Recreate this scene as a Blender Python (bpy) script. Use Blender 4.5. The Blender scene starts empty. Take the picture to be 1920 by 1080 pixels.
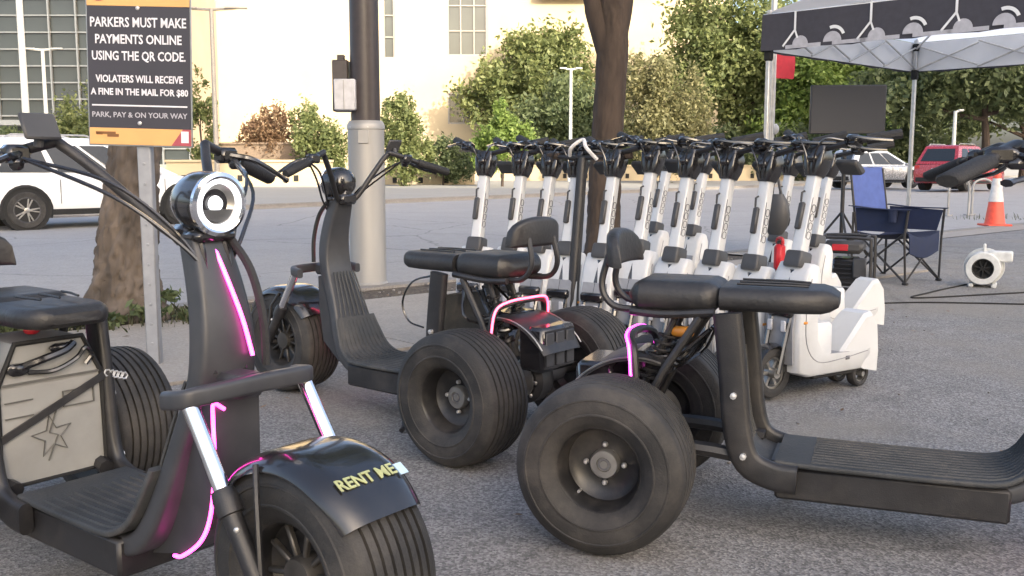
import bpy, bmesh, math, random
import numpy as np
from mathutils import Vector, Matrix
R = math.radians; PI = math.pi
random.seed(11); rng = np.random.default_rng(11)
S = bpy.context.scene; COL = S.collection

# ------------------------------------------------------------------ camera, sky, sun, exposure
cam_d = bpy.data.cameras.new('camera'); cam = bpy.data.objects.new('camera', cam_d); COL.objects.link(cam)
cam.location = (0, 0, 1.02); cam.rotation_euler = (R(90 - 7.18), 0, 0)
cam_d.sensor_width = 36; cam_d.lens = 36 * 1850 / 1920; cam_d.clip_end = 3000; cam_d.clip_start = .05
S.camera = cam
SUN_EL, SUN_DIR = R(20), Vector((.6, -1, 0)).normalized()
sun_vec = Vector((SUN_DIR.x * math.cos(SUN_EL), SUN_DIR.y * math.cos(SUN_EL), math.sin(SUN_EL)))
W = bpy.data.worlds.new('World'); S.world = W; W.use_nodes = True
nt = W.node_tree; bg = nt.nodes['Background']
sky = nt.nodes.new('ShaderNodeTexSky'); sky.sky_type = 'NISHITA'; sky.sun_disc = False
sky.sun_elevation = SUN_EL; sky.sun_rotation = math.atan2(SUN_DIR.x, SUN_DIR.y)
sky.air_density = .75; sky.dust_density = 5.0; sky.ozone_density = .15
nt.links.new(sky.outputs[0], bg.inputs[0]); bg.inputs[1].default_value = .15
sl = bpy.data.lights.new('sun', 'SUN'); sl.energy = 2.0; sl.angle = R(.5); sl.color = (1, .90, .72)
sun = bpy.data.objects.new('sun', sl); COL.objects.link(sun)
sun.rotation_euler = sun_vec.to_track_quat('Z', 'Y').to_euler(); sun.location = (30, -60, 60)
S.view_settings.view_transform = 'Standard'; S.view_settings.look = 'None'
S.view_settings.gamma = 1; S.view_settings.use_curve_mapping = False
S.view_settings.exposure = 2.0

# ------------------------------------------------------------------ materials
def mat(name, col, rough=.6, metal=0., var=.12, scale=18., bump=0., bscale=120., coat=0., spec=.5, emit=None, es=0., trans=0., alpha=1., stretch=None, detail=4., dust=0.):
    m = bpy.data.materials.new(name); m.use_nodes = True
    n = m.node_tree.nodes; l = m.node_tree.links; p = n['Principled BSDF']
    p.inputs['Roughness'].default_value = rough; p.inputs['Metallic'].default_value = metal
    p.inputs['Specular IOR Level'].default_value = spec
    if coat: p.inputs['Coat Weight'].default_value = coat; p.inputs['Coat Roughness'].default_value = .08
    if trans: p.inputs['Transmission Weight'].default_value = trans
    if alpha < 1: p.inputs['Alpha'].default_value = alpha
    tc = n.new('ShaderNodeTexCoord'); mp = n.new('ShaderNodeMapping'); l.new(tc.outputs['Object'], mp.inputs[0])
    if stretch: mp.inputs['Scale'].default_value = stretch
    ns = n.new('ShaderNodeTexNoise'); ns.inputs['Scale'].default_value = scale; ns.inputs['Detail'].default_value = detail
    l.new(mp.outputs[0], ns.inputs[0])
    rp = n.new('ShaderNodeValToRGB'); rp.color_ramp.elements[0].position = .3; rp.color_ramp.elements[1].position = .7
    c = Vector(col)
    rp.color_ramp.elements[0].color = (*(c * (1 - var)), 1); rp.color_ramp.elements[1].color = (*[min(1, x) for x in c * (1 + var)], 1)
    l.new(ns.outputs[0], rp.inputs[0]); l.new(rp.outputs[0], p.inputs['Base Color'])
    if dust:
        d1 = n.new('ShaderNodeTexNoise'); d1.inputs['Scale'].default_value = 5.5; d1.inputs['Detail'].default_value = 9; d1.inputs['Roughness'].default_value = .72; l.new(tc.outputs['Object'], d1.inputs[0])
        d2 = n.new('ShaderNodeMapRange'); d2.inputs['From Min'].default_value = .46; d2.inputs['From Max'].default_value = .74; d2.inputs['To Max'].default_value = dust; l.new(d1.outputs[0], d2.inputs[0])
        dm = n.new('ShaderNodeMix'); dm.data_type = 'RGBA'; dm.inputs['B'].default_value = (.17, .15, .13, 1); l.new(d2.outputs[0], dm.inputs[0]); l.new(rp.outputs[0], dm.inputs['A']); l.new(dm.outputs['Result'], p.inputs['Base Color'])
    if bump:
        n2 = n.new('ShaderNodeTexNoise'); n2.inputs['Scale'].default_value = bscale; n2.inputs['Detail'].default_value = 3; l.new(mp.outputs[0], n2.inputs[0])
        b = n.new('ShaderNodeBump'); b.inputs['Strength'].default_value = bump; b.inputs['Distance'].default_value = .004
        l.new(n2.outputs[0], b.inputs['Height']); l.new(b.outputs[0], p.inputs['Normal'])
    # uneven gloss, as on handled or dusty surfaces
    mr = n.new('ShaderNodeMapRange'); mr.inputs['To Min'].default_value = max(0.02, rough - .1); mr.inputs['To Max'].default_value = min(1, rough + .12)
    l.new(ns.outputs[0], mr.inputs[0]); l.new(mr.outputs[0], p.inputs['Roughness'])
    if emit: p.inputs['Emission Color'].default_value = (*emit, 1); p.inputs['Emission Strength'].default_value = es
    return m

def leafmat(name, c1, c2):
    m = bpy.data.materials.new(name); m.use_nodes = True
    n = m.node_tree.nodes; l = m.node_tree.links; p = n['Principled BSDF']; p.inputs['Roughness'].default_value = .6
    g = n.new('ShaderNodeNewGeometry'); rp = n.new('ShaderNodeValToRGB')
    rp.color_ramp.elements[0].color = (*c1, 1); rp.color_ramp.elements[1].color = (*c2, 1)
    l.new(g.outputs['Random Per Island'], rp.inputs[0]); l.new(rp.outputs[0], p.inputs['Base Color'])
    t = n.new('ShaderNodeBsdfTranslucent'); l.new(rp.outputs[0], t.inputs[0])
    mx = n.new('ShaderNodeMixShader'); mx.inputs[0].default_value = .45
    l.new(p.outputs[0], mx.inputs[1]); l.new(t.outputs[0], mx.inputs[2]); l.new(mx.outputs[0], n['Material Output'].inputs[0])
    return m

def groundmat(name, base, dark, light, grain, gscale, bigvar, rough=.85, bump=.5, cracks=False, stains=False):
    m = bpy.data.materials.new(name); m.use_nodes = True
    n = m.node_tree.nodes; l = m.node_tree.links; p = n['Principled BSDF']
    p.inputs['Roughness'].default_value = rough; p.inputs['Specular IOR Level'].default_value = .35
    g = n.new('ShaderNodeNewGeometry')
    def noise(sc, det=4, rgh=.6):
        x = n.new('ShaderNodeTexNoise'); x.inputs['Scale'].default_value = sc; x.inputs['Detail'].default_value = det; x.inputs['Roughness'].default_value = rgh
        l.new(g.outputs['Position'], x.inputs[0]); return x
    vo = n.new('ShaderNodeTexVoronoi'); vo.inputs['Scale'].default_value = gscale; l.new(g.outputs['Position'], vo.inputs[0])
    sep = n.new('ShaderNodeSeparateColor'); l.new(vo.outputs['Color'], sep.inputs[0])
    rp = n.new('ShaderNodeValToRGB'); e = rp.color_ramp.elements
    e[0].position = .1; e[0].color = (*dark, 1); e[1].position = .95; e[1].color = (*light, 1)
    k = e.new(.5); k.color = (*base, 1)
    l.new(sep.outputs[0], rp.inputs[0])
    mx = n.new('ShaderNodeMix'); mx.data_type = 'RGBA'; mx.inputs[0].default_value = grain; mx.inputs['A'].default_value = (*base, 1)
    l.new(rp.outputs[0], mx.inputs['B'])
    big = noise(.55, 6, .62); mid = noise(5., 5, .65)
    ad = n.new('ShaderNodeMath'); ad.operation = 'ADD'; l.new(big.outputs[0], ad.inputs[0]); l.new(mid.outputs[0], ad.inputs[1])
    mr = n.new('ShaderNodeMapRange'); mr.inputs['From Min'].default_value = .6; mr.inputs['From Max'].default_value = 1.4
    mr.inputs['To Min'].default_value = 1 - bigvar; mr.inputs['To Max'].default_value = 1 + bigvar; l.new(ad.outputs[0], mr.inputs[0])
    vm = n.new('ShaderNodeVectorMath'); vm.operation = 'SCALE'; l.new(mx.outputs['Result'], vm.inputs[0]); l.new(mr.outputs[0], vm.inputs['Scale'])
    out = vm.outputs[0]
    if cracks:
        dn = noise(1.2, 4); mxv = n.new('ShaderNodeMix'); mxv.data_type = 'VECTOR'; mxv.inputs[0].default_value = .25
        l.new(g.outputs['Position'], mxv.inputs['A']); l.new(dn.outputs['Color'], mxv.inputs['B'])
        v2 = n.new('ShaderNodeTexVoronoi'); v2.feature = 'DISTANCE_TO_EDGE'; v2.inputs['Scale'].default_value = .33; l.new(mxv.outputs['Result'], v2.inputs[0])
        cr = n.new('ShaderNodeMapRange'); cr.inputs['From Min'].default_value = .0; cr.inputs['From Max'].default_value = .006
        cr.inputs['To Min'].default_value = .62 if not stains else .74; cr.inputs['To Max'].default_value = 1; l.new(v2.outputs['Distance'], cr.inputs[0])
        vs = n.new('ShaderNodeVectorMath'); vs.operation = 'SCALE'; l.new(out, vs.inputs[0]); l.new(cr.outputs[0], vs.inputs['Scale']); out = vs.outputs[0]
    if stains:
        s1 = noise(1.7, 5, .6); s1r = n.new('ShaderNodeMapRange'); s1r.inputs['From Min'].default_value = .56; s1r.inputs['From Max'].default_value = .74; s1r.inputs['To Max'].default_value = .45; l.new(s1.outputs[0], s1r.inputs[0])
        m1 = n.new('ShaderNodeMix'); m1.data_type = 'RGBA'; m1.inputs['B'].default_value = (.060, .058, .062, 1); l.new(s1r.outputs[0], m1.inputs[0]); l.new(out, m1.inputs['A'])
        of = n.new('ShaderNodeVectorMath'); of.inputs[1].default_value = (31, 17, 5); l.new(g.outputs['Position'], of.inputs[0])
        s2 = n.new('ShaderNodeTexNoise'); s2.inputs['Scale'].default_value = 1.1; s2.inputs['Detail'].default_value = 6; l.new(of.outputs[0], s2.inputs[0])
        s2r = n.new('ShaderNodeMapRange'); s2r.inputs['From Min'].default_value = .50; s2r.inputs['From Max'].default_value = .72; s2r.inputs['To Max'].default_value = .75; l.new(s2.outputs[0], s2r.inputs[0])
        m2 = n.new('ShaderNodeMix'); m2.data_type = 'RGBA'; m2.inputs['B'].default_value = (.225, .205, .175, 1); l.new(s2r.outputs[0], m2.inputs[0]); l.new(m1.outputs['Result'], m2.inputs['A']); out = m2.outputs['Result']
    l.new(out, p.inputs['Base Color'])
    b = n.new('ShaderNodeBump'); b.inputs['Strength'].default_value = bump; b.inputs['Distance'].default_value = .006
    l.new(vo.outputs['Distance'], b.inputs['Height']); l.new(b.outputs[0], p.inputs['Normal'])
    return m

M = {}
M['lot'] = groundmat('lot_asphalt', (.188, .183, .179), (.105, .102, .100), (.315, .305, .295), .85, 145, .24, bump=.45, stains=True, cracks=True)
M['road'] = groundmat('road_asphalt', (.305, .295, .286), (.245, .237, .23), (.36, .35, .34), .5, 60, .10, bump=.3, cracks=True)
M['walk'] = groundmat('sidewalk_concrete', (.29, .265, .235), (.23, .21, .19), (.35, .325, .29), .5, 90, .14, bump=.3)
M['curb'] = groundmat('curb_concrete', (.22, .205, .19), (.16, .15, .14), (.29, .27, .25), .5, 90, .16, bump=.3)
M['plaza'] = groundmat('plaza_concrete', (.30, .29, .26), (.25, .24, .22), (.36, .34, .31), .4, 30, .08, bump=.1)
M['dirt'] = groundmat('dirt', (.085, .068, .052), (.04, .032, .025), (.15, .12, .09), .8, 55, .3, bump=1.)
M['black'] = mat('black_powder_coat', (.016, .016, .018), .42, dust=0.18, var=.2, bump=.15, bscale=300)
M['slate'] = mat('dark_grey_painted_steel', (.037, .039, .045), .42, dust=0.10, var=.14)
M['deck'] = mat('deck_rubber', (.034, .037, .040), .62, dust=0.35, var=.25, scale=9, bump=.4, bscale=150)
M['gloss'] = mat('gloss_black_plastic', (.012, .012, .014), .20, dust=0.1, coat=.6, var=.1)
M['rubber'] = mat('tyre_rubber', (.020, .0195, .0195), .70, dust=0.3, var=.25, scale=7, bump=.3, bscale=200)
M['rim'] = mat('black_rim', (.011, .011, .012), .38, dust=0.35, var=.15)
M['steel'] = mat('brushed_steel', (.38, .37, .35), .38, .85, var=.15)
M['chrome'] = mat('chrome', (.86, .86, .88), .12, 1., var=.04)
M['dsteel'] = mat('dusty_dark_steel', (.09, .085, .08), .45, .6, var=.3)
M['silver'] = mat('zinc_bolt', (.55, .55, .55), .35, .6)
M['leather'] = mat('black_vinyl', (.019, .019, .0205), .46, dust=0.12, var=.15, bump=.35, bscale=90)
M['grip'] = mat('rubber_grip', (.015, .015, .016), .7, bump=.5, bscale=200)
M['battw'] = mat('battery_case_grey', (.275, .275, .265), .42, var=.2, scale=5, dust=.25)
M['battg'] = mat('battery_case_engraving', (.10, .098, .09), .5)
M['pink'] = mat('pink_led', (.9, .3, .7), .4, emit=(1, .035, .45), es=2.8)
M['magenta'] = mat('magenta_led', (.9, .3, .8), .4, emit=(1, .03, .70), es=2.8)
M['rose'] = mat('rose_led', (.9, .3, .4), .4, emit=(1, .04, .11), es=2.4)
M['ledw'] = mat('white_led', (.9, .9, .95), .3, emit=(.92, .95, 1), es=.55)
M['red'] = mat('red_plastic', (.45, .02, .03), .35, var=.1)
M['orange'] = mat('amber_plastic', (.65, .26, .03), .35)
M['yel'] = mat('yellow_lettering', (.40, .42, .20), .5, emit=None)
M['lblue'] = mat('pale_blue_sticker', (.45, .60, .72), .4)
M['lime'] = mat('lime_sticker', (.42, .50, .12), .5)
M['white'] = mat('white_scooter_plastic', (.55, .56, .565), .30, var=.05, scale=4, coat=.25, dust=.18)
M['wgrey'] = mat('scooter_grey_and_shade', (.24, .245, .26), .45)  # grey of mat and seams, also painted shade on the front shield
M['band'] = mat('charcoal_plastic', (.05, .05, .052), .5)
M['print'] = mat('printed_outline', (.10, .10, .11), .5)
M['bark'] = mat('tree_bark', (.092, .074, .060), .95, var=.6, scale=9, stretch=(1, 1, .28), bump=1., bscale=26, detail=8)
M['bark2'] = mat('dark_tree_bark', (.05, .036, .028), .95, var=.4, scale=9, stretch=(1, 1, .25), bump=1., bscale=30, detail=8)
M['galv'] = mat('galvanised_steel', (.33, .325, .315), .5, .35, var=.12, scale=5, stretch=(1, 1, .2))
M['signpost'] = mat('sign_post_steel', (.30, .31, .33), .5, .4, var=.1)
M['brownpole'] = mat('brown_painted_pole', (.040, .032, .032), .42, var=.15)
M['boxw'] = mat('pale_grey_cabinet', (.48, .48, .50), .5)
M['cream'] = mat('cream_stone_wall', (.47, .39, .26), .9, var=.06, scale=.4)
M['taupe'] = mat('taupe_stone_wall', (.36, .29, .22), .9, var=.08, scale=.4)
M['frame'] = mat('window_frame_metal', (.30, .28, .25), .5, .2)
M['mull'] = mat('aluminium_mullion', (.25, .27, .28), .45, .3)
M['glass'] = mat('dark_window_glass', (.045, .052, .048), .08, var=.3, scale=.3, spec=.8)
M['gglass'] = mat('grey_window_glass', (.040, .050, .054), .16, var=.35, scale=.15, spec=.6)
M['carw'] = mat('white_car_paint', (.76, .77, .78), .22, var=.02, coat=.7)
M['cars'] = mat('silver_car_paint', (.42, .43, .44), .25, .4, var=.04, coat=.7)
M['carr'] = mat('red_car_paint', (.33, .03, .04), .25, var=.05, coat=.8)
M['cglass'] = mat('car_glass', (.022, .028, .036), .10, var=.1, spec=.35)
M['dark'] = mat('dark_void_plastic', (.012, .012, .012), .8)
M['lamp'] = mat('tail_lamp_red', (.42, .02, .02), .2, coat=.5)
M['clear'] = mat('headlamp_clear', (.6, .62, .65), .12, coat=.5)
M['canopy'] = mat('charcoal_canopy_fabric', (.048, .047, .060), .8, bump=.2, bscale=60)
M['lining'] = mat('pale_canopy_lining', (.74, .75, .76), .8, var=.06, scale=3)
M['sheer'] = mat('pale_roof_fabric', (.75, .75, .76), .8, var=.04, scale=2, trans=0)
_n = M['sheer'].node_tree; _t = _n.nodes.new('ShaderNodeBsdfTranslucent'); _t.inputs[0].default_value = (.95, .95, .95, 1); _x = _n.nodes.new('ShaderNodeMixShader'); _x.inputs[0].default_value = .85
_n.links.new(_n.nodes['Principled BSDF'].outputs[0], _x.inputs[1]); _n.links.new(_t.outputs[0], _x.inputs[2]); _n.links.new(_x.outputs[0], _n.nodes['Material Output'].inputs[0])
M['pgrey'] = mat('pale_grey_print', (.42, .42, .46), .8)
M['alu'] = mat('aluminium_tube', (.56, .55, .53), .35, .5)
M['navy'] = mat('navy_fabric', (.013, .021, .055), .85, bump=.3, bscale=200)
M['blue'] = mat('faded_blue_fabric', (.075, .115, .33), .85, bump=.3, bscale=200)
M['cone'] = mat('orange_cone_plastic', (.68, .085, .045), .5)
M['conew'] = mat('reflective_collar', (.62, .60, .58), .35)
M['fanw'] = mat('off_white_moulded_plastic', (.55, .56, .55), .4)
M['screen'] = mat('matt_dark_screen', (.046, .047, .054), .6, var=.06, scale=2)
M['signk'] = mat('sign_dark_slate', (.032, .032, .044), .6, var=.12, scale=5)
M['signo'] = mat('sign_orange', (.66, .36, .13), .55, var=.06, scale=6)
M['signw'] = mat('sign_white_lettering', (.68, .68, .72), .55)
M['signr'] = mat('sign_red_print', (.34, .06, .08), .5)
M['signb'] = mat('sign_brown_print', (.18, .075, .02), .5)
M['flag'] = mat('red_banner_fabric', (.50, .035, .055), .8)
M['lampw'] = mat('pale_lamp_paint', (.55, .56, .53), .5)
M['hedge'] = mat('brown_planter', (.20, .15, .11), .9, var=.2)
M['tower'] = mat('tower_stone', (.36, .34, .31), .8, var=.1, scale=.3)
M['lg1'] = leafmat('leaf_mid_green', (.095, .130, .045), (.27, .30, .12))  # lifted and greyed to put distant haze into the leaf colour
M['lg2'] = leafmat('leaf_dark_green', (.070, .100, .045), (.18, .22, .10))  # dark leaf tone, paled in the colour in place of far haze
M['lg3'] = leafmat('leaf_olive_tan', (.15, .155, .065), (.33, .31, .16))
M['lg4'] = leafmat('leaf_bright_green', (.12, .19, .04), (.28, .37, .10))
M['lg5'] = leafmat('leaf_rust', (.13, .075, .045), (.32, .21, .12))
M['gr'] = leafmat('grass_blade', (.04, .05, .02), (.10, .10, .05))

# ------------------------------------------------------------------ mesh builder
class MB:
    def __init__(s): s.v = []; s.f = []
    def add(s, vs, fs, X=None):
        n = len(s.v)
        s.v += [tuple((X @ Vector(p)) if X else p) for p in vs]
        s.f += [tuple(i + n for i in f) for f in fs]; return s
    def box(s, c, d, b=0., X=None):
        cx, cy, cz = c; x, y, z = d[0] / 2, d[1] / 2, d[2] / 2
        sg = [(i, j, k) for i in (-1, 1) for j in (-1, 1) for k in (-1, 1)]
        if b <= 0:
            vs = [(cx + i * x, cy + j * y, cz + k * z) for i, j, k in sg]
            return s.add(vs, [(0, 1, 3, 2), (4, 6, 7, 5), (0, 4, 5, 1), (2, 3, 7, 6), (0, 2, 6, 4), (1, 5, 7, 3)], X)
        b = min(b, .49 * min(d)); vs = []; ix = {}
        for q in sg:
            for a in range(3):
                h = [x, y, z]; p = [q[m] * (h[m] - (0 if m == a else b)) for m in range(3)]
                ix[q, a] = len(vs); vs.append((cx + p[0], cy + p[1], cz + p[2]))
        fs = []
        for a in range(3):
            o = [m for m in range(3) if m != a]
            for sa in (-1, 1):
                def key(u, v):
                    q = [0, 0, 0]; q[a] = sa; q[o[0]] = u; q[o[1]] = v; return tuple(q)
                fs.append(tuple(ix[key(u, v), a] for u, v in ((-1, -1), (1, -1), (1, 1), (-1, 1))))
        for a in range(3):
            o = [m for m in range(3) if m != a]
            for u in (-1, 1):
                for v in (-1, 1):
                    def key(w):
                        q = [0, 0, 0]; q[a] = w; q[o[0]] = u; q[o[1]] = v; return tuple(q)
                    fs.append((ix[key(-1), o[0]], ix[key(1), o[0]], ix[key(1), o[1]], ix[key(-1), o[1]]))
        for q in sg: fs.append((ix[q, 0], ix[q, 1], ix[q, 2]))
        return s.add(vs, fs, X)
    def loft(s, rings, cap=True, closed=False, X=None):
        n = len(rings[0]); vs = [p for r in rings for p in r]; fs = []
        m = len(rings)
        for i in range(m if closed else m - 1):
            j = (i + 1) % m
            for k in range(n):
                k2 = (k + 1) % n; fs.append((i * n + k, i * n + k2, j * n + k2, j * n + k))
        if cap and not closed: fs += [tuple(range(n))[::-1], tuple((m - 1) * n + k for k in range(n))]
        return s.add(vs, fs, X)
    def tube(s, pts, r, n=8, cap=True, X=None, closed=False):
        P = [Vector(p) for p in pts]; m = len(P); rs = r if isinstance(r, (list, tuple)) else [r] * m
        T = []
        for i in range(m):
            if closed: t = P[(i + 1) % m] - P[i - 1]
            else: t = P[min(i + 1, m - 1)] - P[max(i - 1, 0)]
            T.append(t.normalized() if t.length > 1e-9 else Vector((0, 0, 1)))
        u = T[0].orthogonal().normalized(); rings = []
        for i in range(m):
            u = u - T[i] * u.dot(T[i]); u = u.normalized() if u.length > 1e-6 else T[i].orthogonal().normalized()
            w = T[i].cross(u)
            rings.append([tuple(P[i] + (u * math.cos(a) + w * math.sin(a)) * rs[i]) for a in (2 * PI * k / n for k in range(n))])
        return s.loft(rings, cap, closed, X)
    def lathe(s, prof, n=24, X=None, cap=False):
        rings = [[(r * math.cos(2 * PI * k / n), r * math.sin(2 * PI * k / n), h) for k in range(n)] for r, h in prof]
        return s.loft(rings, cap, False, X)
    def cyl(s, a, b, r, n=12, X=None): return s.tube([a, b], r, n, True, X)
    def prism(s, poly, h0, h1, ax='z', X=None):
        def w(p, h): return {'z': (p[0], p[1], h), 'y': (p[0], h, p[1]), 'x': (h, p[0], p[1])}[ax]
        return s.loft([[w(p, h0) for p in poly], [w(p, h1) for p in poly]], True, False, X)
    def ball(s, c, r, n=10, X=None):
        r = r if isinstance(r, (tuple, list)) else (r, r, r); rings = []
        for i in range(1, 6):
            a = -PI / 2 + PI * i / 6
            rings.append([(c[0] + r[0] * math.cos(a) * math.cos(2 * PI * k / n), c[1] + r[1] * math.cos(a) * math.sin(2 * PI * k / n), c[2] + r[2] * math.sin(a)) for k in range(n)])
        return s.loft(rings, True, False, X)
    def sheet(s, poly, z): return s.add([(x, y, z) for x, y in poly], [tuple(range(len(poly)))])
    def mesh(s, name, m, ang=38, smooth=True):
        me = bpy.data.meshes.new(name); me.from_pydata(s.v, [], s.f)
        bm = bmesh.new(); bm.from_mesh(me); bmesh.ops.recalc_face_normals(bm, faces=bm.faces); bm.to_mesh(me); bm.free()
        if smooth:
            me.polygons.foreach_set('use_smooth', [True] * len(me.polygons)); me.set_sharp_from_angle(angle=R(ang))
        me.materials.append(m if not isinstance(m, str) else M[m]); return me
    def build(s, name, m, parent=None, X=None, **k):
        return link(name, s.mesh(name, m, **k), parent, X)

def link(name, data, parent=None, X=None):
    o = bpy.data.objects.new(name, data); COL.objects.link(o)
    if parent: o.parent = parent
    if X is not None: o.matrix_local = X
    return o
def tag(o, label=None, cat=None, group=None, kind=None):
    if label: o['label'] = label
    if cat: o['category'] = cat
    if group: o['group'] = group
    if kind: o['kind'] = kind
    return o
def empty(name, loc=(0, 0, 0), rz=0, parent=None):
    o = bpy.data.objects.new(name, None); COL.objects.link(o); o.location = loc; o.rotation_euler = (0, 0, rz); o.empty_display_size = .1
    if parent: o.parent = parent
    return o
def copy_tree(o, parent=None):
    c = o.copy(); COL.objects.link(c); c.parent = parent
    if parent: c.matrix_parent_inverse = o.matrix_parent_inverse.copy()
    for ch in list(o.children): copy_tree(ch, c)
    return c
def smooth(pts, k=6):
    P = [Vector(p) for p in pts]; P = [2 * P[0] - P[1]] + P + [2 * P[-1] - P[-2]]; out = []
    for i in range(1, len(P) - 2):
        for j in range(k):
            t = j / k; a, b, c, d = P[i - 1:i + 3]
            out.append(.5 * ((2 * b) + (c - a) * t + (2 * a - 5 * b + 4 * c - d) * t * t + (3 * b - a - 3 * c + d) * t ** 3))
    out.append(P[-2]); return out
def rrect(w, h, r, n=3):
    pts = []
    for cx, cy, a0 in ((w / 2 - r, h / 2 - r, 0), (-w / 2 + r, h / 2 - r, 90), (-w / 2 + r, -h / 2 + r, 180), (w / 2 - r, -h / 2 + r, 270)):
        for k in range(n + 1):
            a = R(a0 + 90 * k / n); pts.append((cx + r * math.cos(a), cy + r * math.sin(a)))
    return pts
def xz_sweep(mb, st, y0=0, r=.012):
    """rounded bar along (x,z) stations with a width (in y) and a thickness"""
    rings = []
    for i, (x, z, w, t) in enumerate(st):
        a, b = st[max(i - 1, 0)], st[min(i + 1, len(st) - 1)]
        tx, tz = b[0] - a[0], b[1] - a[1]; L = math.hypot(tx, tz); nx, nz = -tz / L, tx / L
        rings.append([(x + nx * q, y0 + p, z + nz * q) for p, q in rrect(w, t, min(r, t * .45, w * .45))])
    return mb.loft(rings)
def text_mesh(body, size, ext=.001, sx=1., off=0., align='CENTER', space=1.):
    cu = bpy.data.curves.new('txt', 'FONT'); cu.body = body; cu.size = size; cu.extrude = ext; cu.offset = off
    cu.align_x = align; cu.align_y = 'CENTER'; cu.space_character = space; cu.resolution_u = 2
    ob = bpy.data.objects.new('txt', cu); COL.objects.link(ob)
    me = bpy.data.meshes.new_from_object(ob.evaluated_get(bpy.context.evaluated_depsgraph_get()))
    bpy.data.objects.remove(ob); bpy.data.curves.remove(cu)
    if sx != 1:
        for v in me.vertices: v.co.x *= sx
    return me
ZY = Matrix.Rotation(R(-90), 4, 'X')      # lathe axis z -> +y
ZX = Matrix.Rotation(R(90), 4, 'Y')       # lathe axis z -> +x

# ------------------------------------------------------------------ the ground
U = Vector((.751, .661)); N = Vector((-.661, .751))
def rn(t, n): p = U * t + N * n; return (p.x, p.y)
def strip(t0, t1, n0, n1): return [rn(t0, n0), rn(t1, n0), rn(t1, n1), rn(t0, n1)]
o = MB().sheet([(-900, -400), (900, -400), (900, 1500), (-900, 1500)], -.13).build('ground', 'plaza', smooth=False); tag(o, kind='structure')
lotm = MB().sheet([rn(-60, -120), rn(120, -120), rn(120, 6.25), rn(9.2, 6.25), rn(9.2, 4.4), rn(-60, 4.4)], 0)
tag(lotm.build('parking_lot', 'lot', smooth=False), kind='structure')
FAR = [(-42, -19.2), (-6.85, 24.45), (12.92, 49.02), (110, 165)]
o = MB().sheet([rn(-60, 6.95), rn(230, 6.95)] + FAR[::-1], -.12).build('road', 'road', smooth=False); tag(o, kind='structure')
# far kerb: a low ridge of concrete along the far road edge
kb = MB()
P = [Vector((*p, 0)) for p in FAR]
for a, b in zip(P[:-1], P[1:]):
    d = (b - a).normalized(); n_ = Vector((-d.y, d.x, 0))
    kb.add([tuple(a + Vector((0, 0, -.13))), tuple(b + Vector((0, 0, -.13))), tuple(b + n_ * .02), tuple(a + n_ * .02), tuple(b + n_ * .2), tuple(a + n_ * .2), tuple(b + n_ * .2 + Vector((0, 0, -.13))), tuple(a + n_ * .2 + Vector((0, 0, -.13)))],
           [(0, 1, 2, 3), (3, 2, 4, 5), (5, 4, 6, 7)])
tag(kb.build('far_kerb', 'curb', smooth=False), kind='structure')
fw = MB().sheet([(p.x + 0, p.y) for p in P] + [(-60 + 170, 165 + 120), (-160, 200), (-160, -10)], -.03)
tag(fw.build('far_pavement', 'plaza', smooth=False), kind='structure')
kb = MB()
for k in range(-18, 60):
    t0 = k * 1.8; n0 = 6.78
    q = strip(t0 + .006, t0 + 1.794, n0, 6.95)
    kb.loft([[(*p, -.14) for p in q], [(*p, .012) for p in q]])
tag(kb.build('near_kerb', 'curb', smooth=False), kind='structure')
tag(MB().sheet(strip(-60, 9.2, 6.2, 6.785), -.01).build('dirt_strip', 'dirt', smooth=False), kind='structure')
tag(MB().sheet(strip(9.2, 110, 6.25, 6.785), .006).build('gutter', 'walk', smooth=False), kind='structure')
sw = empty('sidewalk'); tag(sw, kind='structure')
for k in range(-12, 6):
    q = strip(k * 1.5 + .008 + .2, k * 1.5 + 1.492 + .2, 4.41, 6.2); dz = random.uniform(-.004, .004)
    MB().loft([[(*p, -.08) for p in q], [(*p, .012 + dz) for p in q]]).build('slab', 'walk', sw, smooth=False)

# ------------------------------------------------------------------ buildings
def wall_with(mb, x0, x1, z0, z1, y, th, holes):
    """wall in the xz plane with rectangular openings"""
    xs = sorted({x0, x1, *[h[0] for h in holes], *[h[1] for h in holes]}); zs = sorted({z0, z1, *[h[2] for h in holes], *[h[3] for h in holes]})
    for a, b in zip(xs[:-1], xs[1:]):
        run = None
        for c, d in zip(zs[:-1], zs[1:]):
            mx, mz = (a + b) / 2, (c + d) / 2
            if any(h[0] < mx < h[1] and h[2] < mz < h[3] for h in holes):
                if run: mb.box(((a + b) / 2, y + th / 2, (run[0] + run[1]) / 2), (b - a, th, run[1] - run[0])); run = None
            else: run = (run[0], d) if run else (c, d)
        if run: mb.box(((a + b) / 2, y + th / 2, (run[0] + run[1]) / 2), (b - a, th, run[1] - run[0]))
YB = 78.
cb = empty('stone_building', (-5, YB, -.1)); tag(cb, 'cream stone building with a bright sunlit blank wall and few windows', 'building')
hol = [(-4.95, -4.05, 9.2, 19), (.0, 3.1, 9.4, 17), (.0, 2.4, 4.2, 6.6), (.3, 2.2, .3, 2.6)]
m = MB(); wall_with(m, -20.3, 22, 0, 24, 0, .6, hol); m.box((.8, 8.6, 12.), (42, 16, 23.9)); m.build('wall', 'cream', cb, smooth=False)
m = MB(); m.box((11.5, -.5, 19.0), (9, .9, 9.5)); m.build('upper_block', 'taupe', cb, smooth=False)  # darker facade part; its tone also carries the shadow side
m = MB(); m.box((9.2, -.6, 13.9), (4.2, 1.1, .3)); m.build('ledge', 'taupe', cb, smooth=False)
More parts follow.
